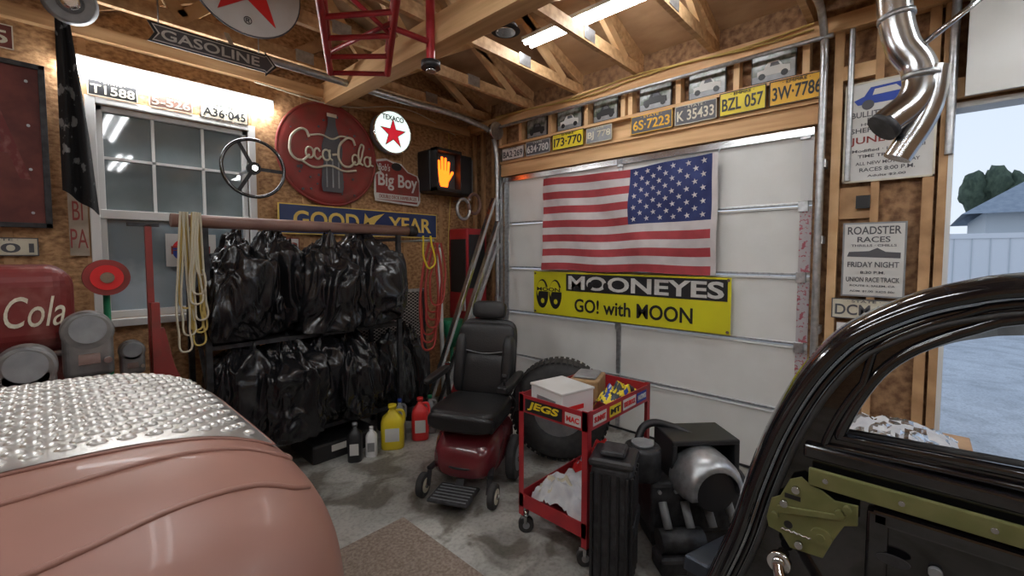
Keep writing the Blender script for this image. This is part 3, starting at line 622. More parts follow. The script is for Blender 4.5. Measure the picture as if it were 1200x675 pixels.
e=grp('green_funnel'); cyl('cone',(3.02,3.72,.62),(3.02,3.72,.92),.04,'green',e,r2=.13); cyl('spout',(3.02,3.72,.45),(3.02,3.72,.62),.02,'green',e); cyl('canister',(3.02,3.72,0),(3.02,3.72,.46),.11,'red',e); cyl('canister_lid',(3.02,3.72,.46),(3.02,3.72,.48),.115,'steel',e)
# ------------------------------------------------------------------ bottles
def bottle(name,x,y,h,w_,d_,m,cap='black',jug=False,rot=0):
    e=grp(name,(x,y,0),(0,0,rot))
    bm=bmesh.new(); prof=[(0,.9),(.03,1),(.6,1),(.72,.85),(.82,.45),(.88,.28),(.93,.28)]
    if not jug: prof=[(0,.95),(.02,1),(.68,1),(.78,.7),(.84,.35),(.92,.32)]
    R_=[]
    for z,s in prof:
        R_.append([bm.verts.new((math.copysign(abs(cos(a*pi/12))**.6,cos(a*pi/12))*w_/2*s,math.copysign(abs(sin(a*pi/12))**.6,sin(a*pi/12))*d_/2*s,z*h)) for a in range(24)])
    for k in range(len(R_)-1):
        for a in range(24): bm.faces.new((R_[k][a],R_[k][(a+1)%24],R_[k+1][(a+1)%24],R_[k+1][a]))
    bm.faces.new(R_[0][::-1]); bm.faces.new(R_[-1])
    m2o('body',bm,m,e,True)
    cyl('cap',(0,0,h*.92),(0,0,h),w_*.18,cap,e,seg=16)
    if jug: curve('handle',[(w_*.15,0,h*.86),(w_*.42,0,h*.84),(w_*.5,0,h*.7),(w_*.46,0,h*.55)],.012,m,e)
    box('label',(-w_*.3,-d_/2-.002,h*.2),(w_*.3,-d_/2,h*.5),'paper' if m!='trimw' else 'gray',e)
    return e
A=radians(-35)
bottle('spray_bottle',1.63,3.22,.30,.11,.11,'black','gray',rot=A); bottle('motor_oil_bottle',1.76,3.20,.24,.09,.09,'trimw','trimw',rot=A)
bottle('oil_jug',1.955,3.20,.37,.19,.12,'yel','yel',True,A); bottle('oil_jug',2.09,3.30,.36,.10,.10,'gray','blue',True,A)
bottle('oil_jug',2.22,3.18,.37,.15,.12,'redb','redb',True,A); bottle('oil_jug',2.37,3.24,.34,.11,.10,'gray','green',True,A); bottle('antifreeze_bottle',2.43,3.08,.34,.11,.09,'trimw','redb',rot=A)
# ------------------------------------------------------------------ left antiques
e=grp('vintage_drink_cooler')
box('body',(-.75,2.76,0),(.06,3.3,1.20),'cooler',e,bevel=.06,seg=5); box('lid',(-.78,2.73,1.20),(.09,3.33,1.58),'cooler',e,bevel=.09,seg=6)
box('trim_band',(-.77,2.725,1.185),(.08,3.32,1.215),'steel',e,bevel=.01)
tt=text('script','Coca-Cola',0,0,.42,.13,'cream',e,shear=.3,off=.0); tt.rotation_euler=RN; tt.location=(-.16,2.726,1.38)
def meter(x,y,z,s,nm):
    e=grp(nm)
    cyl('post',(x,y,0),(x,y,z),.03,'gray',e); box('body',(x-.07*s,y-.05*s,z),(x+.07*s,y+.05*s,z+.17*s),'graymeter',e,bevel=.02,seg=4)
    cyl('dome',(x,y-.05*s,z+.17*s),(x,y+.05*s,z+.17*s),.075*s,'graymeter',e,bevel=.012); cyl('dial',(x,y-.056*s,z+.18*s),(x,y-.05*s,z+.18*s),.052*s,'gray',e)
    box('slot',(x-.03*s,y-.057*s,z+.05*s),(x+.03*s,y-.05*s,z+.09*s),'steel',e); cyl('knob',(x+.05*s,y-.07*s,z+.06*s),(x+.05*s,y-.05*s,z+.06*s),.012*s,'steel',e)
meter(.12,2.66,1.10,1.15,'parking_meter'); meter(-.06,2.50,1.00,1.15,'parking_meter'); meter(-.25,2.48,1.00,1.15,'parking_meter'); meter(.31,3.12,.98,.75,'parking_meter')
e=grp('hose_reel_stand')
cyl('post',(.24,3.4,0),(.24,3.4,1.45),.016,'green',e); cyl('reel',(.24,3.32,1.50),(.24,3.40,1.50),.10,'redold',e); cyl('reel_face',(.24,3.31,1.50),(.24,3.32,1.50),.07,'redb',e); cyl('reel_hub',(.24,3.3,1.5),(.24,3.31,1.5),.03,'steel',e); cyl('base',(.24,3.4,0),(.24,3.4,.03),.10,'blackm',e)
e=grp('red_floor_jack')
box('mast',(.405,3.26,.1),(.435,3.30,1.80),'redold',e); box('mast_cap',(.33,3.26,1.79),(.47,3.30,1.81),'blackm',e); box('mast_b',(.41,3.2,.1),(.45,3.26,1.35),'redold',e)
q_=poly('gusset',[(0,0),(.26,0),(.26,.58),(.14,.92),(.10,1.15),(.05,1.15)],'redold',e,d=.03); q_.rotation_euler=RN; q_.location=(.37,3.25,0.05)
box('base',(.35,3.12,0),(.64,3.35,.06),'red',e,bevel=.01)
# ------------------------------------------------------------------ power chair
A=radians(-63.7)
pc=grp('power_wheelchair',(1.80,2.17,0),(0,0,A))
def wheel(nm,x,y,r,w_,hub,par,tire='rubber'):
    cyl(nm+'_tire',(x-w_/2,y,r),(x+w_/2,y,r),r,tire,par,bevel=.012); cyl(nm+'_rim',(x-w_/2-.003,y,r),(x+w_/2+.003,y,r),r*.6,hub,par); cyl(nm+'_hub',(x-w_/2-.012,y,r),(x+w_/2+.012,y,r),r*.22,'steel',par)
for s in(-1,1):
    wheel('caster_%d'%s,s*.25,0,.08,.045,'cream',pc); bar('caster_fork_%d'%s,(s*.25-s*.035,0,.08),(s*.25-s*.035,.03,.17),.03,.012,'black',pc)
    curve('caster_arm_%d'%s,[(s*.22,.03,.18),(s*.19,.14,.20),(s*.15,.26,.2)],.02,'black',pc)
    wheel('drive_%d'%s,s*.27,.42,.155,.06,'gray',pc); wheel('rear_caster_%d'%s,s*.2,.68,.07,.035,'cream',pc)
bm=bmesh.new(); secs=[(.03,.13,.15,.28),(.07,.20,.13,.35),(.18,.235,.12,.42),(.40,.23,.11,.43),(.58,.21,.12,.41),(.68,.15,.14,.33),(.71,.11,.18,.28)]
R_=[]
for y,hw,z0,z1 in secs:
    R_.append([bm.verts.new((math.copysign(abs(cos(a*pi/12))**.5,cos(a*pi/12))*hw,y,(z0+z1)/2+math.copysign(abs(sin(a*pi/12))**.6,sin(a*pi/12))*(z1-z0)/2)) for a in range(24)])
for k in range(len(R_)-1):
    for a in range(24): bm.faces.new((R_[k][a],R_[k][(a+1)%24],R_[k+1][(a+1)%24],R_[k+1][a]))
bm.faces.new(R_[0]); bm.faces.new(R_[-1][::-1]); bmesh.ops.recalc_face_normals(bm,faces=bm.faces)
m2o('shroud',bm,'maroon',pc,True)
curve('shroud_bead',[(-.20,.13,.24),(-.12,.055,.22),(0,.03,.21),(.12,.055,.22),(.20,.13,.24)],.008,'black',pc)
cyl('seat_post',(0,.36,.40),(0,.36,.47),.04,'steel',pc)
box('footplate',(-.14,-.17,.07),(.14,.06,.09),'blackm',pc,bevel=.012)
for k in range(6): box('foot_tread_%d'%k,(-.12,-.15+k*.035,.09),(.12,-.143+k*.035,.094),'gray',pc)
bar('foot_bracket',(0,.03,.08),(0,.1,.2),.06,.02,'black',pc)
def cushion(nm,c,d,rotx=0,e_=.55,m='leather'):
    bm=bmesh.new(); bmesh.ops.create_uvsphere(bm,u_segments=40,v_segments=24,radius=1)
    for v in bm.verts:
        q=[math.copysign(abs(a)**ee,a) for a,ee in zip(v.co,(e_,e_,e_))]
        v.co=Vector((q[0]*d[0]/2,q[1]*d[1]/2,q[2]*d[2]/2))
    o=m2o(nm,bm,m,pc,True); o.location=c; o.rotation_euler=(rotx,0,0); return o
box('seat_pan',(-.23,.04,.46),(.23,.50,.49),'black',pc,bevel=.01)
cushion('seat',(0,.27,.535),(.49,.50,.12),0,.4)
cushion('seat_front_roll',(0,.055,.515),(.47,.11,.13),0,.6)
T_=radians(-12)
cushion('back_shell',(0,.585,.83),(.46,.07,.60),T_,.35,'black')
cushion('back_lower',(0,.53,.72),(.42,.11,.32),T_,.45); cushion('back_upper',(0,.585,.97),(.45,.11,.26),T_,.45)
cushion('back_side_l',(-.19,.52,.80),(.09,.13,.44),T_,.6); cushion('back_side_r',(.19,.52,.80),(.09,.13,.44),T_,.6)
curve('back_stitch',[(-.17,.515,.90),(0,.505,.88),(.17,.515,.90)],.004,'gray',pc)
cushion('headrest',(0,.64,1.195),(.27,.09,.14),T_,.5)
for s in(-1,1):
    cyl('headrest_post_%d'%s,(s*.06,.64,1.08),(s*.06,.645,1.15),.008,'chrome',pc)
    cushion('armrest_%d'%s,(s*.295,.32,.745),(.065,.36,.05),radians(4),.5)
    bar('arm_support_%d'%s,(s*.285,.46,.73),(s*.27,.48,.48),.04,.02,'black',pc); bar('arm_cross_%d'%s,(s*.28,.48,.49),(s*.15,.46,.48),.03,.02,'black',pc)
box('joystick_box',(.26,.04,.735),(.33,.17,.78),'black',pc,bevel=.01); cyl('joystick',(.295,.09,.78),(.295,.09,.83),.008,'black',pc); cyl('joystick_knob',(.295,.09,.825),(.295,.09,.85),.016,'black',pc)
curve('cable',[(.28,.15,.73),(.31,.3,.6),(.25,.4,.45)],.006,'black',pc)
# ------------------------------------------------------------------ spare tire
e=grp('spare_tire',(2.80,2.08,.395),(0,0,radians(-58)))
bm=bmesh.new(); prof=[(-.10,.20),(-.125,.24),(-.135,.30),(-.12,.355),(-.09,.382),(0,.39),(.09,.382),(.12,.355),(.135,.30),(.125,.24),(.10,.20),(0,.195)]
NS=64;R_=[[bm.verts.new((r*cos(a*2*pi/NS),w_,r*sin(a*2*pi/NS))) for (w_,r) in prof] for a in range(NS)]
for a in range(NS):
    for k in range(len(prof)): bm.faces.new((R_[a][k],R_[a][(k+1)%len(prof)],R_[(a+1)%NS][(k+1)%len(prof)],R_[(a+1)%NS][k]))
bmesh.ops.recalc_face_normals(bm,faces=bm.faces); m2o('tire',bm,'rubber',e,True)
for k in range(54):
    a=k*2*pi/54
    for s in (-1,1):
        o=box('tread_%d_%d'%(k,s),(-.005,-.048,-.014),(.005,.048,.014),'rubber',e); o.location=(.388*cos(a+s*.04),s*.055,.388*sin(a+s*.04)); o.rotation_euler=(0,-a,0)
cyl('rim_disc',(0,-.06,0),(0,.06,0),.20,'blackm',e); cyl('rim_lip',(0,-.10,0),(0,-.06,0),.20,'gray',e,r2=.17); cyl('hub',(0,-.11,0),(0,-.06,0),.05,'steel',e)
for k in range(5): a=k*2*pi/5; cyl('lug_%d'%k,(.09*cos(a),-.115,.09*sin(a)),(.09*cos(a),-.10,.09*sin(a)),.012,'steel',e,seg=8)
# ------------------------------------------------------------------ red cart
c=grp('utility_cart')
cx0,cx1,cy0,cy1=1.85,2.55,1.20,1.67
for k,(x,y) in enumerate([(cx0,cy0),(cx1,cy0),(cx0,cy1),(cx1,cy1)]):
    sx=1 if x==cx0 else -1; sy=1 if y==cy0 else -1
    box('leg_%d_a'%k,(min(x,x+sx*.035),min(y,y+sy*.004),.11),(max(x,x+sx*.035),max(y,y+sy*.004),.83),'red',c)
    box('leg_%d_b'%k,(min(x,x+sx*.004),min(y,y+sy*.035),.11),(max(x,x+sx*.004),max(y,y+sy*.035),.83),'red',c)
    X=x+sx*.03;Y=y+sy*.03
    cyl('caster_%d_wheel'%k,(X-.012,Y-.012,.045),(X+.012,Y+.012,.045),.045,'rubber',c); cyl('caster_%d_hub'%k,(X-.014,Y-.014,.045),(X+.014,Y+.014,.045),.02,'gray',c)
    cyl('caster_%d_stem'%k,(X,Y,.085),(X,Y,.13),.018,'steel',c); box('caster_%d_fork'%k,(X-.022,Y-.022,.06),(X-.016,Y+.022,.1),'steel',c)
def tray(nm,z,h):
    box(nm+'_floor',(cx0+.005,cy0+.005,z),(cx1-.005,cy1-.005,z+.006),'red',c)
    box(nm+'_lip_w',(cx0,cy0,z),(cx0+.006,cy1,z+h),'red',c); box(nm+'_lip_e',(cx1-.006,cy0,z),(cx1,cy1,z+h),'red',c)
    box(nm+'_lip_s',(cx0,cy0,z),(cx1,cy0+.006,z+h),'red',c); box(nm+'_lip_n',(cx0,cy1-.006,z),(cx1,cy1,z+h),'red',c)
tray('top',.725,.10); tray('bottom',.16,.08)
sW=sub('sticker_holder',c,(cx0-.002,0,0),RE)
poly('sticker_a',rect(-1.62,.738,-1.36,.808),'black',sW,d=.002); text('sticker_a_text','JEGS',-1.49,.773,.22,.052,'yel',sW,z=.003,off=.03,shear=.2)
poly('sticker_b',rect(-1.34,.74,-1.24,.80),'paper',sW,d=.002); text('sticker_b_text','MAC',-1.29,.77,.08,.03,'redb',sW,z=.003,off=.03)
sS=sub('sticker_holder_s',c,(0,cy0-.002,0),RN)
for k,(x,w_,m1,tx,m2) in enumerate([(1.96,.13,'paper','SUMMIT','redb'),(2.12,.12,'yel','MT','black'),(2.28,.15,'paper','EDELBROCK','redb'),(2.43,.12,'blue','HASTINGS','paper')]):
    poly('sticker_s%d'%k,rect(x-w_/2,.745,x+w_/2,.805),m1,sS,d=.002); text('sticker_s%d_text'%k,tx,x,.775,w_*.85,.03,m2,sS,z=.003,off=.03)
e=grp('white_carton',(2.0,1.47,.731),(0,0,radians(-12)))
box('carton',(-.12,-.13,0),(.12,.14,.15),'trimw',e,bevel=.008); box('lid',(-.124,-.134,.14),(.124,.144,.155),'paper',e,bevel=.004); box('label',(-.122,-.08,.05),(-.1205,.08,.10),'gray',e)
box('label_red',(-.08,-.132,.05),(.04,-.1305,.075),'redb',e)
e=grp('wooden_box',(2.34,1.52,.731),(0,0,radians(20))); box('block',(-.12,-.09,0),(.12,.09,.13),'cardb',e,bevel=.01); box('block_top',(-.10,-.07,.13),(.08,.07,.15),'gray',e,bevel=.01)
def crumple(name,c_,d,seed,ms,parent=None):
    bm=bmesh.new(); N_=28
    G=[[None]*(N_+1) for _ in range(N_+1)]
    for j in range(N_+1):
        for i in range(N_+1):
            u=i/N_*2-1;v=j/N_*2-1; r=max(0,1-(u*u+v*v)/1.6)
            z=d[2]*(r**.7*.5+.5*abs(noise.noise(Vector((u*2.3,v*2.3,seed))))*r+.12*abs(noise.noise(Vector((u*7,v*7,seed)))))
            G[j][i]=bm.verts.new((u*d[0]/2*(1+.15*noise.noise(Vector((v*2,seed,0)))),v*d[1]/2*(1+.15*noise.noise(Vector((u*2,seed,3)))),z))
    for j in range(N_):
        for i in range(N_):
            f=bm.faces.new((G[j][i],G[j][i+1],G[j+1][i+1],G[j+1][i])); f.material_index=int((noise.noise(Vector((i*.16,j*.16,seed)))*3+5))%len(ms)
    o=m2o(name,bm,ms,parent,True); o.location=c_; return o
crumple('colorful_rag',(2.33,1.30,.734),(.36,.16,.17),3,['yel','blue','rag','yel','chassis'])
crumple('shop_rags',(2.02,1.42,.168),(.30,.40,.30),5,['rag','rag','rag','ropew']); crumple('red_shop_towel',(2.36,1.42,.168),(.28,.36,.34),9,['redb','rag','redb'])
# ------------------------------------------------------------------ black canister + engine
e=grp('black_fender_can',(1.89,1.07,0),(0,0,radians(20)))
box('body',(-.10,-.10,.0),(.10,.10,.62),'blackm',e,bevel=.035,seg=4)
for k in range(5): box('rib_%d'%k,(-.095+.042*k,-.108,.06),(-.08+.042*k,-.09,.58),'black',e,bevel=.004); box('rib_w%d'%k,(-.108,-.085+.042*k,.06),(-.09,-.07+.042*k,.58),'black',e,bevel=.004)
box('top_rim',(-.11,-.11,.61),(.11,.11,.65),'black',e,bevel=.02); box('top_cap',(-.07,-.06,.65),(.07,.06,.68),'blackm',e,bevel=.02); box('mid_clip',(-.11,-.115,.28),(.11,-.10,.36),'black',e,bevel=.008)
e=grp('disassembled_engine',(2.46,.93,0),(0,0,radians(-43)))
box('block',(-.26,-.14,.12),(.26,.16,.40),'blackm',e,bevel=.02); box('oil_pan',(-.23,-.10,.0),(.23,.14,.12),'blackm',e,bevel=.03)
bm=bmesh.new(); R_=[]
for a in range(21):
    an=radians(-15+ a*10.5); R_.append([bm.verts.new((.02+rr*cos(an),y,.42+rr*1.05*sin(an))) for y,rr in ((-.30,.11),(-.29,.135),(-.24,.155),(-.17,.16),(-.09,.16))])
for a in range(20):
    for k in range(4): bm.faces.new((R_[a][k],R_[a+1][k],R_[a+1][k+1],R_[a][k+1]))
o=m2o('silver_shroud',bm,'galv',e,True); sm=o.modifiers.new('s','SOLIDIFY'); sm.thickness=.006
cyl('shroud_drum',(.02,-.27,.42),(.02,-.1,.42),.105,'black',e)
for nm,lo,hi in [('frame_top',(-.14,-.12,.59),(.24,.14,.62)),('frame_r',(.21,-.12,.3),(.24,.14,.60)),('frame_l',(-.14,-.12,.38),(-.11,.14,.60)),('frame_plate',(-.1,.1,.40),(.2,.13,.60))]: box(nm,lo,hi,'black',e,bevel=.008)
cyl('air_can',(-.28,-.05,.40),(-.28,-.05,.58),.10,'blackm',e,bevel=.02); cyl('air_can_lid',(-.28,-.05,.58),(-.28,-.05,.595),.06,'gray',e)
curve('hose_a',[(-.28,.05,.54),(-.2,.1,.63),(-.05,.08,.62),(.02,.0,.60)],.022,'black',e)
cyl('pulley',(.27,0,.30),(.31,0,.30),.10,'blackm',e); cyl('pulley_hub',(.31,0,.30),(.33,0,.30),.04,'gray',e)
for k in range(4): cyl('header_%d'%k,(-.2+.12*k,-.14,.30),(-.2+.12*k,-.22,.20),.022,'gray',e)
cyl('starter',(-.25,-.22,.14),(-.02,-.22,.14),.06,'blackm',e); box('foot_block',(-.27,-.30,0),(.02,-.16,.09),'blackm',e,bevel=.02)
for k in range(6): cyl('bolt_%d'%k,(-.22+.09*k,-.14,.36),(-.22+.09*k,-.155,.36),.010,'galv',e,seg=8)
e=grp('chassis_rail'); bar('rail',(1.70,.60,.40),(2.30,.55,.26),.10,.06,'chassis',e,bevel=.01); box('stand',(2.20,.51,0),(2.30,.61,.26),'blackm',e,bevel=.01); box('stand_2',(1.74,.55,0),(1.82,.65,.37),'blackm',e,bevel=.01)
# ------------------------------------------------------------------ floor mat
box('floor_mat',(.55,1.15,0),(1.46,2.28,.008),'mat',bevel=.003)
# ------------------------------------------------------------------ black car (right foreground)
car=grp('vintage_black_car')
arc=[(.56,.20),(.52,.40),(.434,.678),(.379,.846),(.338,1.011),(.290,1.169),(.2256,1.32),(.157,1.428),(.094,1.487),(.008,1.542),(-.069,1.573),(-.149,1.593),(-.35,1.615),(-.6,1.61),(-.85,1.56),(-1.0,1.45),(-1.08,1.25)]
hole=[(.128,1.182),(.125,1.20),(.10,1.27),(.059,1.352),(.015,1.405),(-.036,1.444),(-.09,1.475),(-.153,1.502),(-.35,1.53),(-.6,1.525),(-.74,1.49),(-.80,1.40),(-.80,1.22),(-.78,1.195),(-.165,1.192)]
def smoothpts(p,n=6):
    out=[]
    P_=[Vector((a,b,0)) for a,b in p]
    for i in range(len(P_)-1):
        p0=P_[max(i-1,0)];p1=P_[i];p2=P_[i+1];p3=P_[min(i+2,len(P_)-1)]
        for k in range(n):
            t=k/n
            q=.5*((2*p1)+(-p0+p2)*t+(2*p0-5*p1+4*p2-p3)*t*t+(-p0+3*p1-3*p2+p3)*t**3); out.append((q.x,q.y))
    out.append((P_[-1].x,P_[-1].y)); return out
arcS=smoothpts(arc)
def inset(pts,d):
    out=[]
    for i,(a,b) in enumerate(pts):
        p=Vector(pts[max(i-1,0)]);q=Vector(pts[min(i+1,len(pts)-1)]); t_=(q-p).normalized(); n_=Vector((-t_.y,t_.x))
        out.append((a+n_.x*d,b+n_.y*d))
    return out
tst=inset(arcS,.05); sgn=1 if tst[40][1]<arcS[40][1] else -1
def ins(d): return inset(arcS,sgn*d)
bm=bmesh.new(); prof=[(.30,.16),(.16,.035),(.09,.005),(.04,.0),(.005,.012),(-.012,.03),(-.01,.045),(.012,.052)]
rows=[]
for dx,dn in prof: rows.append([bm.verts.new((1.31+dx,a,b)) for a,b in ins(dn)])
for k in range(len(rows)-1):
    for i in range(len(arcS)-1): bm.faces.new((rows[k][i],rows[k][i+1],rows[k+1][i+1],rows[k+1][i]))
bmesh.ops.recalc_face_normals(bm,faces=bm.faces)
o=m2o('roof_and_pillar_shell',bm,'blackg',car,True); sm=o.modifiers.new('s','SOLIDIFY'); sm.thickness=.004
curve('drip_rail',[(1.318,a,b) for a,b in ins(.062)],.008,'blackg',car,smooth=False)
curve('door_seal',[(1.312,a,b) for a,b in ins(.080)],.006,'rubber',car,smooth=False)
outer=ins(.072); outer=[p for p in outer if p[1]>.30]
loop=outer+[(-.98,.30),(outer[0][0],.30)]
hS=smoothpts(hole,3)
def fillhole(x,loop,hole,m,name,th):
    bm=bmesh.new()
    for L in (loop,hole):
        vs=[bm.verts.new((x,a,b)) for a,b in L]
        for i in range(len(vs)): 
            try: bm.edges.new((vs[i],vs[(i+1)%len(vs)]))
            except: pass
    bmesh.ops.triangle_fill(bm,use_beauty=True,edges=bm.edges[:])
    bmesh.ops.recalc_face_normals(bm,faces=bm.faces)
    o=m2o(name,bm,m,car); s_=o.modifiers.new('s','SOLIDIFY'); s_.thickness=th; s_.offset=0; return o
fillhole(1.335,loop,hS,'blackg','door_panel',.03)
curve('window_reveal',[(1.318,a,b) for a,b in hS],.012,'blackg',car,cyc=True,smooth=False)
curve('window_garnish',[(1.312,a,b) for a,b in hS],.005,'chrome',car,cyc=True,smooth=False)
curve('window_seal_outer',[(1.372,a,b) for a,b in hS],.010,'rubber',car,cyc=True,smooth=False)
n_=len(hS); cyh=sum(p[0] for p in hS)/n_; czh=sum(p[1] for p in hS)/n_
curve('inner_flange',[(1.316,a+(.028 if a>cyh else -.028)*min(1,abs(a-cyh)/.3),b+(.028 if b>czh else -.028)) for a,b in hS],.009,'blackg',car,cyc=True,smooth=False)
box('belt_step',(1.298,-.95,1.115),(1.322,.20,1.150),'blackg',car,bevel=.008,seg=3)
box('olive_strip',(1.288,-.95,1.052),(1.300,.185,1.096),'olive',car,bevel=.003)
for k in range(7): cyl('strip_screw_%d'%k,(1.284,.15-k*.14,1.074),(1.289,.15-k*.14,1.074),.006,'steel',car,seg=10)
box('inner_recess_frame_top',(1.300,-.9,1.00),(1.32,.06,1.035),'blackg',car,bevel=.006)
box('inner_recess_frame_side',(1.300,.03,.45),(1.32,.07,1.03),'blackg',car,bevel=.006)
box('inner_recess_frame_low',(1.300,-.9,.80),(1.32,.06,.83),'blackg',car,bevel=.006)
lp=sub('latch_mechanism',car,(1.298,0,0),RE)
poly('latch_plate',[(-.275,.93),(-.265,.985),(-.245,1.0),(-.225,1.05),(-.20,1.065),(-.18,1.05),(-.155,1.045),(-.13,1.03),(-.085,1.035),(-.085,.985),(-.11,.975),(-.13,.93),(-.15,.875),(-.22,.87),(-.24,.90),(-.27,.905)],'olive',lp,d=.006,bevel=.002)
poly('latch_lever',[(-.25,.955),(-.11,.99),(-.105,1.005),(-.25,.975)],'olive',lp,z=.008,d=.006,bevel=.002)
poly('latch_cam',circ(-.155,.93,.022,20),'olive',lp,z=.006,d=.008)
poly('latch_slot',rect(-.235,1.0,-.20,1.012),'black',lp,z=.006,d=.001); poly('latch_hole_a',circ(-.225,.93,.010,14),'black',lp,z=.006,d=.001); poly('latch_hole_b',circ(-.185,.975,.007,14),'black',lp,z=.006,d=.001)
for k,(a,b) in enumerate([(-.255,.945),(-.21,1.03),(-.12,1.005),(-.20,.89),(-.155,.93),(-.235,.985),(-.105,1.02)]): cyl('rivet_%d'%k,(a,b,.004),(a,b,.018),.009,'steel' if k%2 else 'olive',lp,seg=12)
curve('latch_spring',[(-.24+.006*i,.915+.004*(i%2),.012) for i in range(12)],.0025,'steel',lp,smooth=False)
cyl('handle_spindle',(1.30,.235,.845),(1.235,.235,.845),.014,'steel',car); cyl('handle_collar',(1.262,.235,.845),(1.245,.235,.845),.026,'chrome',car)
curve('door_handle',[(1.24,.235,.845),(1.225,.225,.82),(1.22,.20,.78),(1.225,.17,.74)],.014,'chrome',car)
poly('hole_plate',circ(-.02,.93,.03,20,.012),'blackm',lp,z=-.004,d=.006)
cyl('body_rivet',(1.318,-.05,.93),(1.305,-.05,.93),.012,'gray',car)
box('running_board',(1.15,-1.0,.26),(1.40,.58,.31),'blackm',car,bevel=.01); box('sill',(1.33,-1.0,.2),(1.55,.56,.42),'blackg',car,bevel=.02)
for y in (-.8,.4): box('jack_stand_%d'%int(y*10),(1.35,y-.08,0),(1.5,y+.08,.22),'red',car)
e=grp('side_workbench'); box('bench_top',(2.25,-.2,.74),(2.9,.32,.78),'wood2',e,bevel=.005)
for k,(x,y) in enumerate([(2.28,-.17),(2.86,-.17),(2.28,.28),(2.86,.28)]): box('bench_leg_%d'%k,(x-.025,y-.025,0),(x+.025,y+.025,.74),'wood2',e)
crumple('silver_dust_cover',(2.55,.05,.785),(.5,.4,.14),22,['steel','rag'])
# ------------------------------------------------------------------ pink car body (left foreground)
pk=grp('primer_hot_rod_body')
pcx,pcy,pa,pb=-.25,1.48,.72,.76
ZT,ZH=.77,.48
def pf(r): return ZT+ZH*(max(0,1-r**3.8))**(1/3.8)
def pz(x,y):
    r=((abs((x-pcx)/pa))**5+(abs((y-pcy)/pb))**5)**.2
    return pf(r)
bm=bmesh.new(); rows=[]; NA=128
lv=[0.02,.2,.4,.55,.65,.72,.78,.83,.87,.90,.925,.945,.96,.972,.982,.990,.996,1.0]
def pt(r,a):
    c_,s_=cos(a),sin(a); k_=(abs(c_)**5+abs(s_)**5)**-.2
    return pcx+pa*r*k_*c_, pcy+pb*r*k_*s_
for r in lv: 
    rr=[]
    for i in range(NA):
        x,y=pt(r,i*2*pi/NA); rr.append(bm.verts.new((x,y,pf(r))))
    rows.append(rr)
for z,s in [(.6,1.0),(.45,.985),(.32,.95),(.25,.9)]:
    rr=[]
    for i in range(NA):
        x,y=pt(s,i*2*pi/NA); rr.append(bm.verts.new((x,y,z)))
    rows.append(rr)
for k in range(len(rows)-1):
    for i in range(NA): bm.faces.new((rows[k][i],rows[k][(i+1)%NA],rows[k+1][(i+1)%NA],rows[k+1][i]))
bm.faces.new(rows[0]); bm.faces.new(rows[-1][::-1]); bmesh.ops.recalc_face_normals(bm,faces=bm.faces)
m2o('body_shell',bm,'pink',pk,True)
def surfcurve(nm,pts,r,m,off=.0):
    ps=smoothpts(pts,6); curve(nm,[(x,y,pz(x,y)+off) for x,y in ps],r,m,pk,smooth=False)
surfcurve('bead_upper',[(-.85,1.03),(-.4,1.03),(-.05,1.05),(.16,1.08),(.28,1.09),(.355,1.09),(.40,1.13),(.43,1.25)],.006,'pink')
surfcurve('bead_lower',[(-.8,.86),(-.4,.86),(-.05,.88),(.15,.92),(.27,.94),(.34,.945),(.385,.98)],.006,'pink')
surfcurve('panel_seam',[(-.85,1.155),(-.3,1.155),(.2,1.155),(.34,1.16),(.38,1.19),(.388,1.3),(.388,2.05)],.005,'pinkd')
bm=bmesh.new(); NX_,NY_=40,48; G=[]
px0,px1,py0,py1=-.88,.383,1.16,2.10
for j in range(NY_+1):
    G.append([bm.verts.new((px0+(px1-px0)*i/NX_,py0+(py1-py0)*j/NY_,pz(px0+(px1-px0)*i/NX_,py0+(py1-py0)*j/NY_)+.005)) for i in range(NX_+1)])
for j in range(NY_):
    for i in range(NX_): bm.faces.new((G[j][i],G[j][i+1],G[j+1][i+1],G[j+1][i]))
m2o('louver_panel',bm,'alu',pk,True)
bm=bmesh.new()
yy=1.205
row=0
LA,LB,LH=.017,.0095,.0105
while yy<2.06:
    xx=-.84+(.0225 if row%2 else 0)
    while xx<.345:
        vs=[]
        for j in range(5):
            ph=j/4*pi/2
            if j<4: vs.append([bm.verts.new((xx+LA*cos(ph)*cos(a*pi/6),yy+LB*cos(ph)*sin(a*pi/6),pz(xx,yy)+.003+LH*sin(ph))) for a in range(12)])
            else: vs.append([bm.verts.new((xx,yy,pz(xx,yy)+.003+LH))])
        for j in range(3):
            for a in range(12): bm.faces.new((vs[j][a],vs[j][(a+1)%12],vs[j+1][(a+1)%12],vs[j+1][a]))
        for a in range(12): bm.faces.new((vs[3][a],vs[3][(a+1)%12],vs[4][0]))
        xx+=.045
    yy+=.034; row+=1
m2o('louvers',bm,'alu',pk,True)
for k,(x,y) in enumerate([(-.75,1.0),(.15,1.0),(-.75,2.0),(.15,2.0)]): box('support_%d'%k,(x-.06,y-.06,0),(x+.06,y+.06,.28),'blackm',pk)
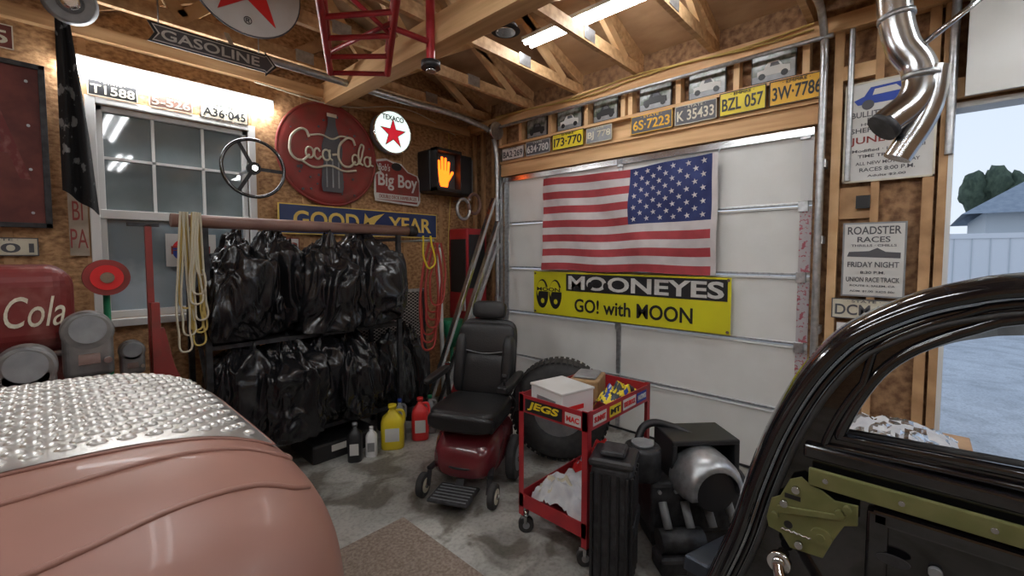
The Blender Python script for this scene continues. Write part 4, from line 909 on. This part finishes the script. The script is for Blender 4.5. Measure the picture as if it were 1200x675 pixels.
# ------------------------------------------------------------------ outdoors
box('driveway_ground',(XE+.12,-40,-.12),(60,30,-.02),'drive')
e=grp('garden_fence'); box('fence_panels',(15,-25,-.02),(15.06,20,2.05),'fence',e); box('top_rail',(14.97,-25,2.0),(15.09,20,2.12),'fence',e)
for k in range(60): box('picket_gap_%d'%k,(14.985,-12+k*.3,.1),(15.0,-11.98+k*.3,2.0),'siding',e)
e=grp('neighbor_house')
box('walls',(22,-22,-.02),(30,-1.6,3.1),'siding',e)
bm=bmesh.new(); vs=[bm.verts.new(p) for p in [(21.5,-22,3.0),(21.5,-1.0,3.0),(26,-4.5,5.6),(26,-19,5.6),(30.5,-1.0,3.0),(30.5,-22,3.0)]]
bm.faces.new((vs[0],vs[1],vs[2],vs[3])); bm.faces.new((vs[1],vs[4],vs[2])); bm.faces.new((vs[4],vs[5],vs[3],vs[2])); bm.faces.new((vs[5],vs[0],vs[3])); bmesh.ops.recalc_face_normals(bm,faces=bm.faces)
m2o('roof',bm,'roofing',e)
for k in range(4):
    e=grp('distant_tree')
    bm=bmesh.new(); bmesh.ops.create_icosphere(bm,subdivisions=3,radius=1)
    for v in bm.verts: v.co*=1+.35*noise.noise(v.co*2.5+Vector((k,0,0)))
    yy=-2.6-k*1.0; o=m2o('crown',bm,'leaf',e,True); o.location=(44,yy,5.9+.4*sin(k*2)); o.scale=(1.0,.75,1.3); cyl('trunk',(44,yy,-.02),(44,yy,5.4),.2,'wood2',e)
# ------------------------------------------------------------------ world
W=bpy.data.worlds.new('World'); S.world=W; W.use_nodes=True; nt=W.node_tree; bg=nt.nodes['Background']
tc=nt.nodes.new('ShaderNodeTexCoord'); sp=nt.nodes.new('ShaderNodeSeparateXYZ'); rp=nt.nodes.new('ShaderNodeValToRGB')
nt.links.new(tc.outputs['Generated'],sp.inputs[0]); nt.links.new(sp.outputs['Z'],rp.inputs[0]); nt.links.new(rp.outputs[0],bg.inputs[0])
rp.color_ramp.elements[0].color=(.72,.80,.90,1); rp.color_ramp.elements[1].color=(.50,.63,.85,1); rp.color_ramp.elements[1].position=.7
bg.inputs[1].default_value=1.15
# ------------------------------------------------------------------ camera
cam=bpy.data.cameras.new('camera'); cam.sensor_width=36; cam.lens=36*512/1200; cam.shift_y=-12.7/1200; cam.clip_start=.02
co=bpy.data.objects.new('camera',cam); col.objects.link(co); co.location=(0,0,1.63); co.rotation_euler=(radians(87),0,radians(-47)); S.camera=co
S.view_settings.view_transform='Standard'
